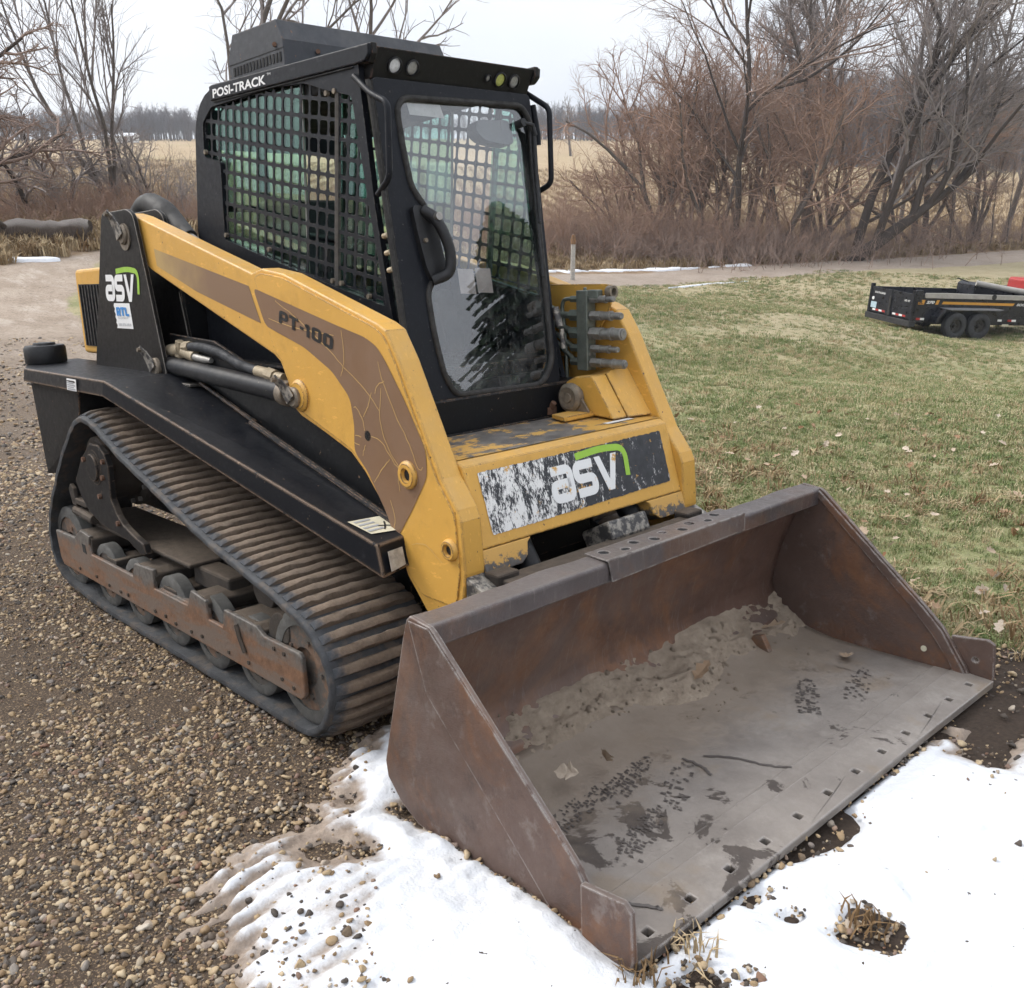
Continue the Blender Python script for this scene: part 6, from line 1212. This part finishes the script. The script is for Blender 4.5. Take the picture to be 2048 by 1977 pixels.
# ================================================================ dump trailer on the lawn
AXF = np.array([*(math.cos(.28) * RH + math.sin(.28) * FH), 0.0]); AXL = np.array([*(-math.sin(.28) * RH + math.cos(.28) * FH), 0.0])
o0 = at(1820, 640, 27.6); o0 = np.array([o0[0], o0[1], 0])
def th(a, b): p = o0 + AXF * a + AXL * b; return float(terrain(np.array([p[0]]), np.array([p[1]]))[0])
zA, zB = .5 * (th(1.35, 0) + th(2.2, 0)), th(1.8, 1.9); rollt = (zB - zA) / 1.9
tf = AXF + np.array([0, 0, (th(3.4, .9) - th(.6, .9)) / 2.8 * .8]); tf /= np.linalg.norm(tf); tl = AXL + np.array([0, 0, rollt * .6]); tl -= tf * (tl @ tf); tl /= np.linalg.norm(tl); tu = np.cross(tf, tl)
TR = empty('dump_trailer'); org = o0 + np.array([0, 0, zA]) - tf * 0; org[2] = zA - (tf[2] * 1.78)
TR.matrix_world = Matrix(((tf[0], tl[0], tu[0], org[0]), (tf[1], tl[1], tu[1], org[1]), (tf[2], tl[2], tu[2], org[2]), (0, 0, 0, 1)))
tag(TR, 'black tandem axle dump trailer with an orange stripe parked on the lawn', 'trailer')
W_, L_, Z0, Z1 = 1.95, 4.6, .58, 1.24
side = [(0.02, Z0 - .10), (0.02, Z1), (L_, Z1), (L_, Z0 - .10), (2.95, Z0 - .10), (2.75, Z0 + .28), (.95, Z0 + .28), (.70, Z0 - .10)]
mesh('side_wall', *gprism([(0.02, .42), (0.02, Z1), (L_, Z1), (L_, .42)], .0, .05), 'trailer_black', TR, bev=.008)
mesh('side_wall', *gprism([(0.02, .42), (0.02, Z1), (L_, Z1), (L_, .42)], W_ - .05, W_), 'trailer_black', TR, bev=.008)
mesh('trailer_bed', *gbox(.02, L_, .05, W_ - .05, .50, .58), 'trailer_black', TR, bev=.005)
mesh('front_wall', *gbox(L_ - .05, L_ + .45, .05, W_ - .05, .5, Z1 + .15), 'trailer_black', TR, bev=.006)
for k_ in range(2):
    y0 = .03 + k_ * .95; tg = mesh('tailgate_door', *gbox(-.035, .0, y0, y0 + .93, .50, Z1 - .01), 'trailer_black', TR, bev=.008)
    mesh('door_rim', *join(gbox(-.045, -.034, y0, y0 + .93, Z1 - .05, Z1 - .01), gbox(-.045, -.034, y0, y0 + .04, .5, Z1), gbox(-.045, -.034, y0 + .89, y0 + .93, .5, Z1)), 'trailer_black', tg, bev=.003)
    for j in range(4): mesh('reflector_tape', *gbox(-.0375, -.0355, y0 + .12 + j * .15 + .08, y0 + .26 + j * .15 + .08, .545, .600), 'print_red' if j % 2 == 0 else 'print_white', tg)
    mesh('hinge_post', *gbox(-.06, .06, (-.03, W_ - .03)[k_], (.05, W_ + .05)[k_], .45, Z1 + .09), 'trailer_black', tg, bev=.01)
text('door_word', 'SOUTHLAND', (-.048, 1.76, 1.06), (0, -.50, 0), (0, 0, .055), 'print_white', TR, .02)
text('door_word', 'HD XT', (-.048, .36, .985), (0, -.24, 0), (0, 0, .055), 'print_white', TR, .02)
mesh('licence_plate', *gbox(-.052, -.046, 1.60, 1.86, .62, .80), 'plate_blue', TR); mesh('plate_lamp', *gcyl((-.055, 1.80, .90), (-.04, 1.80, .90), .05, None, 14), 'print_white', TR)
mesh('door_latch', *join(gbox(-.075, -.04, .94, 1.02, .46, 1.05), gbox(-.09, -.05, .90, 1.0, .50, .62)), 'rim_dark', TR, bev=.006)
mesh('rear_bumper', *gbox(-.10, .12, -.06, W_ + .06, .30, .47), 'bumper_black', TR, bev=.012)
mesh('chassis_rail', *join(gbox(.0, L_ + .4, .35, .47, .34, .48), gbox(.0, L_ + .4, W_ - .47, W_ - .35, .34, .48)), 'trailer_black', TR)
tp = mesh('side_tarp', *gprism([(.32, Z1 - .11), (.32, Z1 + .035), (1.1, Z1 + .05), (2.4, Z1 + .035), (L_, Z1 + .04), (L_, Z1 - .10)], -.05, -.006), 'tarp_grey', TR, bev=.012)
mesh('tarp_patch', *gcyl((2.72, -.053, Z1 - .03), (2.72, -.048, Z1 - .03), .085, None, 18), 'trailer_black', tp)
mesh('corner_post', *join(gbox(.0, .22, -.05, .03, 1.02, Z1 + .11), gbox(.02, .10, -.06, .04, .6, 1.05)), 'trailer_black', TR, bev=.015)
z_s = 1.005
for a, b in ((.95, 3.55),): mesh('stripe', [(a, -.0025, z_s - .04), (b - .05, -.0025, z_s - .04), (b, -.0025, z_s + .035), (a + .05, -.0025, z_s + .035)], [(0, 1, 2, 3)], 'stripe_orange', TR)
mesh('stripe', [(.73, -.0025, .95), (.83, -.0025, .95), (.87, -.0025, 1.08), (.77, -.0025, 1.08)], [(0, 1, 2, 3)], 'stripe_orange', TR)
mesh('badge', [(.10, -.0025, .945), (.34, -.0025, .945), (.37, -.0025, 1.075), (.13, -.0025, 1.075)], [(0, 1, 2, 3)], 'stripe_orange', TR)
text('badge_letters', 'SL', (.15, -.005, .965), (.16, 0, 0), (.01, 0, .085), 'print_black', TR, .03); text('model_number', '270', (.41, -.005, .968), (.28, 0, 0), (.012, 0, .085), 'print_white', TR, .05, .2)
text('side_word', 'SOUTHLAND', (3.62, -.005, .965), (.95, 0, 0), (.012, 0, .075), 'print_white', TR, .03, .2)
fd = mesh('fender', *gprism([(.88, .93 - .06), (1.05, .875), (2.75, .885), (2.92, .93 - .05), (2.75, .845), (1.05, .835)], -.34, .0), 'fender_grey', TR, bev=.006)
mesh('fender_skirt', *gprism([(.62, .45), (.66, .62), (.90, .865), (.98, .86), (.76, .62), (.70, .45)], -.30, 0.0), 'trailer_black', TR, bev=.006)
for q in ((.16, .30, 'print_red'), (.30, .44, 'print_white'), (3.05, 3.2, 'print_white'), (3.42, 3.56, 'print_red'), (3.56, 3.72, 'print_white')): mesh('side_reflector', *gbox(q[0], q[1], -.008, -.001, .50, .56), q[2], TR)
mesh('side_label', *gbox(3.25, 3.48, -.008, -.001, .36, .42), 'label_cream', TR)
def twheel(x, y0, y1):
    c = (x, (y0 + y1) / 2, .38); h = abs(y1 - y0) / 2; s = -1 if y0 < .5 else 1
    w = mesh('wheel', *glathe([(.21, -h * .85), (.25, -h), (.345, -h * .95), (.38, -h * .7), (.38, h * .7), (.345, h * .95), (.25, h), (.21, h * .85)], c, (0, 1, 0), 36), 'tyre', TR, 40)
    mesh('rim', *join(glathe([(.0, s * h * .35 ), (.06, s * h * .35), (.07, s * h * .1), (.19, s * h * .25), (.215, s * h * .85), (.225, s * h * .85), (.225, 0), (0, 0)], c, (0, 1, 0), 30), gcyl((x, c[1], .38), (x, c[1] + s * h * .75, .38), .045, None, 16), *[gcyl((x + .12 * math.cos(a), c[1], .38 + .12 * math.sin(a)), (x + .12 * math.cos(a), c[1] + s * h * .45, .38 + .12 * math.sin(a)), .022, None, 8) for a in np.arange(6) * 1.0472]), 'rim_dark', w, 35)
for x in (1.36, 2.20):
    twheel(x, -.30, -.08); twheel(x, W_ + .08, W_ + .30)
mesh('axle', *join(gcyl((1.36, -.1, .38), (1.36, W_ + .1, .38), .045), gcyl((2.20, -.1, .38), (2.20, W_ + .1, .38), .045)), 'rim_dark', TR)
rt_ = empty('rolled_tarp', TR); mesh('tarp_roll', *gtube([(3.0, 1.1, Z1 + .26), (3.7, .7, Z1 + .16), (4.6, .25, Z1 + .06)], .085, 14), 'tarp_grey', rt_, 50)
mesh('tarp_housing', *gprism([(3.0, Z1 - .15), (3.0, Z1 + .20), (3.10, Z1 + .26), (4.65, Z1 + .16), (4.65, Z1 - .1)], 1.15, W_ - .05), 'trailer_black', rt_, bev=.02); mesh('tarp_crank', *gtube([(2.62, 1.5, Z1 + .36), (2.98, 1.4, Z1 + .26)], .02, 6), 'rim_dark', rt_)
RB = mesh('tool_chest', *join(gprism(fillet([(4.44, Z1 + .13), (4.46, Z1 + .42), (4.52, Z1 + .47), (5.05, Z1 + .47), (5.08, Z1 + .13)], .04, 3), .7, 1.4)), 'red_paint', None, bev=.02); RB.matrix_world = TR.matrix_world; tag(RB, 'red box standing on the front of the dump trailer', 'box')
# ---------------------------------------------------------------- marker post by the road
b = ground_at(1147, 37); PO = empty('marker_post'); PO.location = b; tag(PO, 'pale weathered marker post with a rusty top beside the road', 'post')
mesh('post_shaft', *gcyl((0, 0, -.3), (0.01, 0, 1.62), .095, .088, 14), 'galv_post', PO, 40); mesh('post_cap', *join(gcyl((0.01, 0, 1.42), (0.01, 0, 1.62), .104, .104, 14), gcyl((.01, 0, 1.62), (.01, 0, 1.78), .09, .06, 12)), 'rusty_cap', PO, 40)
# ---------------------------------------------------------------- fallen log at the drive's end
a, c = ground_at(-90, 22), ground_at(176, 22.6); n_ = 18; P = np.array([a + (c - a) * t for t in np.linspace(0, 1, n_)]); P[:, 2] = terrain(P[:, 0], P[:, 1]) + .27; P[:, 2] += .03 * np.sin(np.arange(n_) * .9)
LG = empty('fallen_log'); LG.location = a; tag(LG, 'long weathered fallen log lying across the end of the drive', 'log')
v, f = gtube(P - a, .29 + .025 * np.sin(np.arange(n_) * 1.7), 16); v = v + np.random.default_rng(3).normal(0, .022, v.shape); mesh('log_trunk', v, f, 'log_wood', LG, 60)
mesh('split_branch', *gtube(np.array([P[-4] - a + (0, 0, -.18), P[-2] - a + np.array([.3, .1, -.2]), P[-1] - a + np.array([.8, .3, -.22])]), [.10, .08, .05], 8), 'log_wood', LG, 60)
mesh('knot_stub', *gtube(np.array([P[7] - a, P[7] - a + np.array([.25, -.35, .28])]), [.09, .06], 8), 'log_wood', LG, 60)
# ---------------------------------------------------------------- snow-topped crate behind the cab
b = ground_at(400, 17.5); CR = empty('wooden_crate'); CR.location = b; CR.rotation_euler = (0, 0, .95); tag(CR, 'brown wooden crate capped with snow between the arm and the cab', 'crate')
for i in range(4): mesh('crate_board', *gbox(-.55, .55, -.42, -.40, .05 + i * .17, .05 + i * .17 + .155), 'wood_board', CR, bev=.004); mesh('crate_board', *gbox(-.55, -.53, -.40, .40, .05 + i * .17, .05 + i * .17 + .155), 'wood_board', CR, bev=.004)
mesh('crate_lid', *gbox(-.60, .60, -.46, .46, .73, .76), 'wood_board', CR, bev=.004); mesh('snow_cap', *gprism(fillet([(-.62, .762), (-.60, .86), (-.2, .90), (.3, .89), (.60, .85), (.62, .762)], .05, 3), -.47, .47), 'snow_far', CR, bev=.03, seg=3)
# ---------------------------------------------------------------- white sheds far across the left field
for i, (px_, w_, lb) in enumerate(((255, 4.6, 'small white shed far across the left field'), (222, 2.0, 'tiny pale shed beside the far white one'))):
    p = at(px_, 282, 236); p = np.array([p[0], p[1], float(terrain(np.array([p[0]]), np.array([p[1]]))[0])]); SH = empty('far_shed'); SH.location = p; SH.rotation_euler = (0, 0, .75); tag(SH, lb, 'shed')
    mesh('shed_wall', *gbox(-w_ / 2, w_ / 2, -1.5, 1.5, -.5, 1.5), 'print_white', SH); mesh('shed_roof', *gprism([(-1.8, 1.45), (0, 2.2), (1.8, 1.45)], -w_ / 2 - .2, w_ / 2 + .2, 'x'), 'snow_far', SH); mesh('shed_door', *gbox(-.5, .5, -1.54, -1.5, -.4, 1.2), 'wood_board', SH)
# ---------------------------------------------------------------- spruces in front of the loader, seen mirrored in its door
def spruce(px_m, h, r, seed, label):
    p = m2w((*px_m, 0)); p = np.array([p[0], p[1], float(terrain(np.array([p[0]]), np.array([p[1]]))[0])]); o = empty('spruce_tree'); o.location = p; tag(o, label, 'tree'); rg = np.random.default_rng(seed)
    mesh('trunk', *gcyl((0, 0, -.2), (0, 0, h * .97), .16, .02, 8), 'bark_dark', o, 40)
    n = 900; t = rg.random(n) ** .8; z = .25 + t * (h - .3); L = r * (1 - t) ** .85 * rg.uniform(.6, 1.1, n) + .12; az = rg.uniform(0, 6.28, n); V = []; F = []
    e = np.stack([np.cos(az), np.sin(az)], 1); s = np.stack([-e[:, 1], e[:, 0]], 1)
    for i in range(n):
        for q in range(5):
            f0 = q / 5; c = np.r_[e[i] * L[i] * f0, z[i] - .28 * L[i] * f0 ** 1.5]; tipv = np.r_[e[i] * L[i] * (f0 + .32), z[i] - .28 * L[i] * (f0 + .3) ** 1.5 - .05]; w = .17 * (1.1 - f0) * (.5 + L[i] * .5)
            b_ = len(V); V += [c, tipv + np.r_[s[i] * w, -.05], tipv + np.r_[e[i] * .06, 0.0], tipv + np.r_[-s[i] * w, -.05]]; F += [(b_, b_ + 1, b_ + 2), (b_, b_ + 2, b_ + 3)]
    fastmesh('crown', np.array(V), np.array(F), 'spruce', o)
spruce((11.2, 11.0), 6.4, 2.8, 7, 'tall dark spruce mirrored in the right half of the cab door'); spruce((12.6, 9.2), 3.6, 1.5, 9, 'shorter dark spruce mirrored low in the cab door')
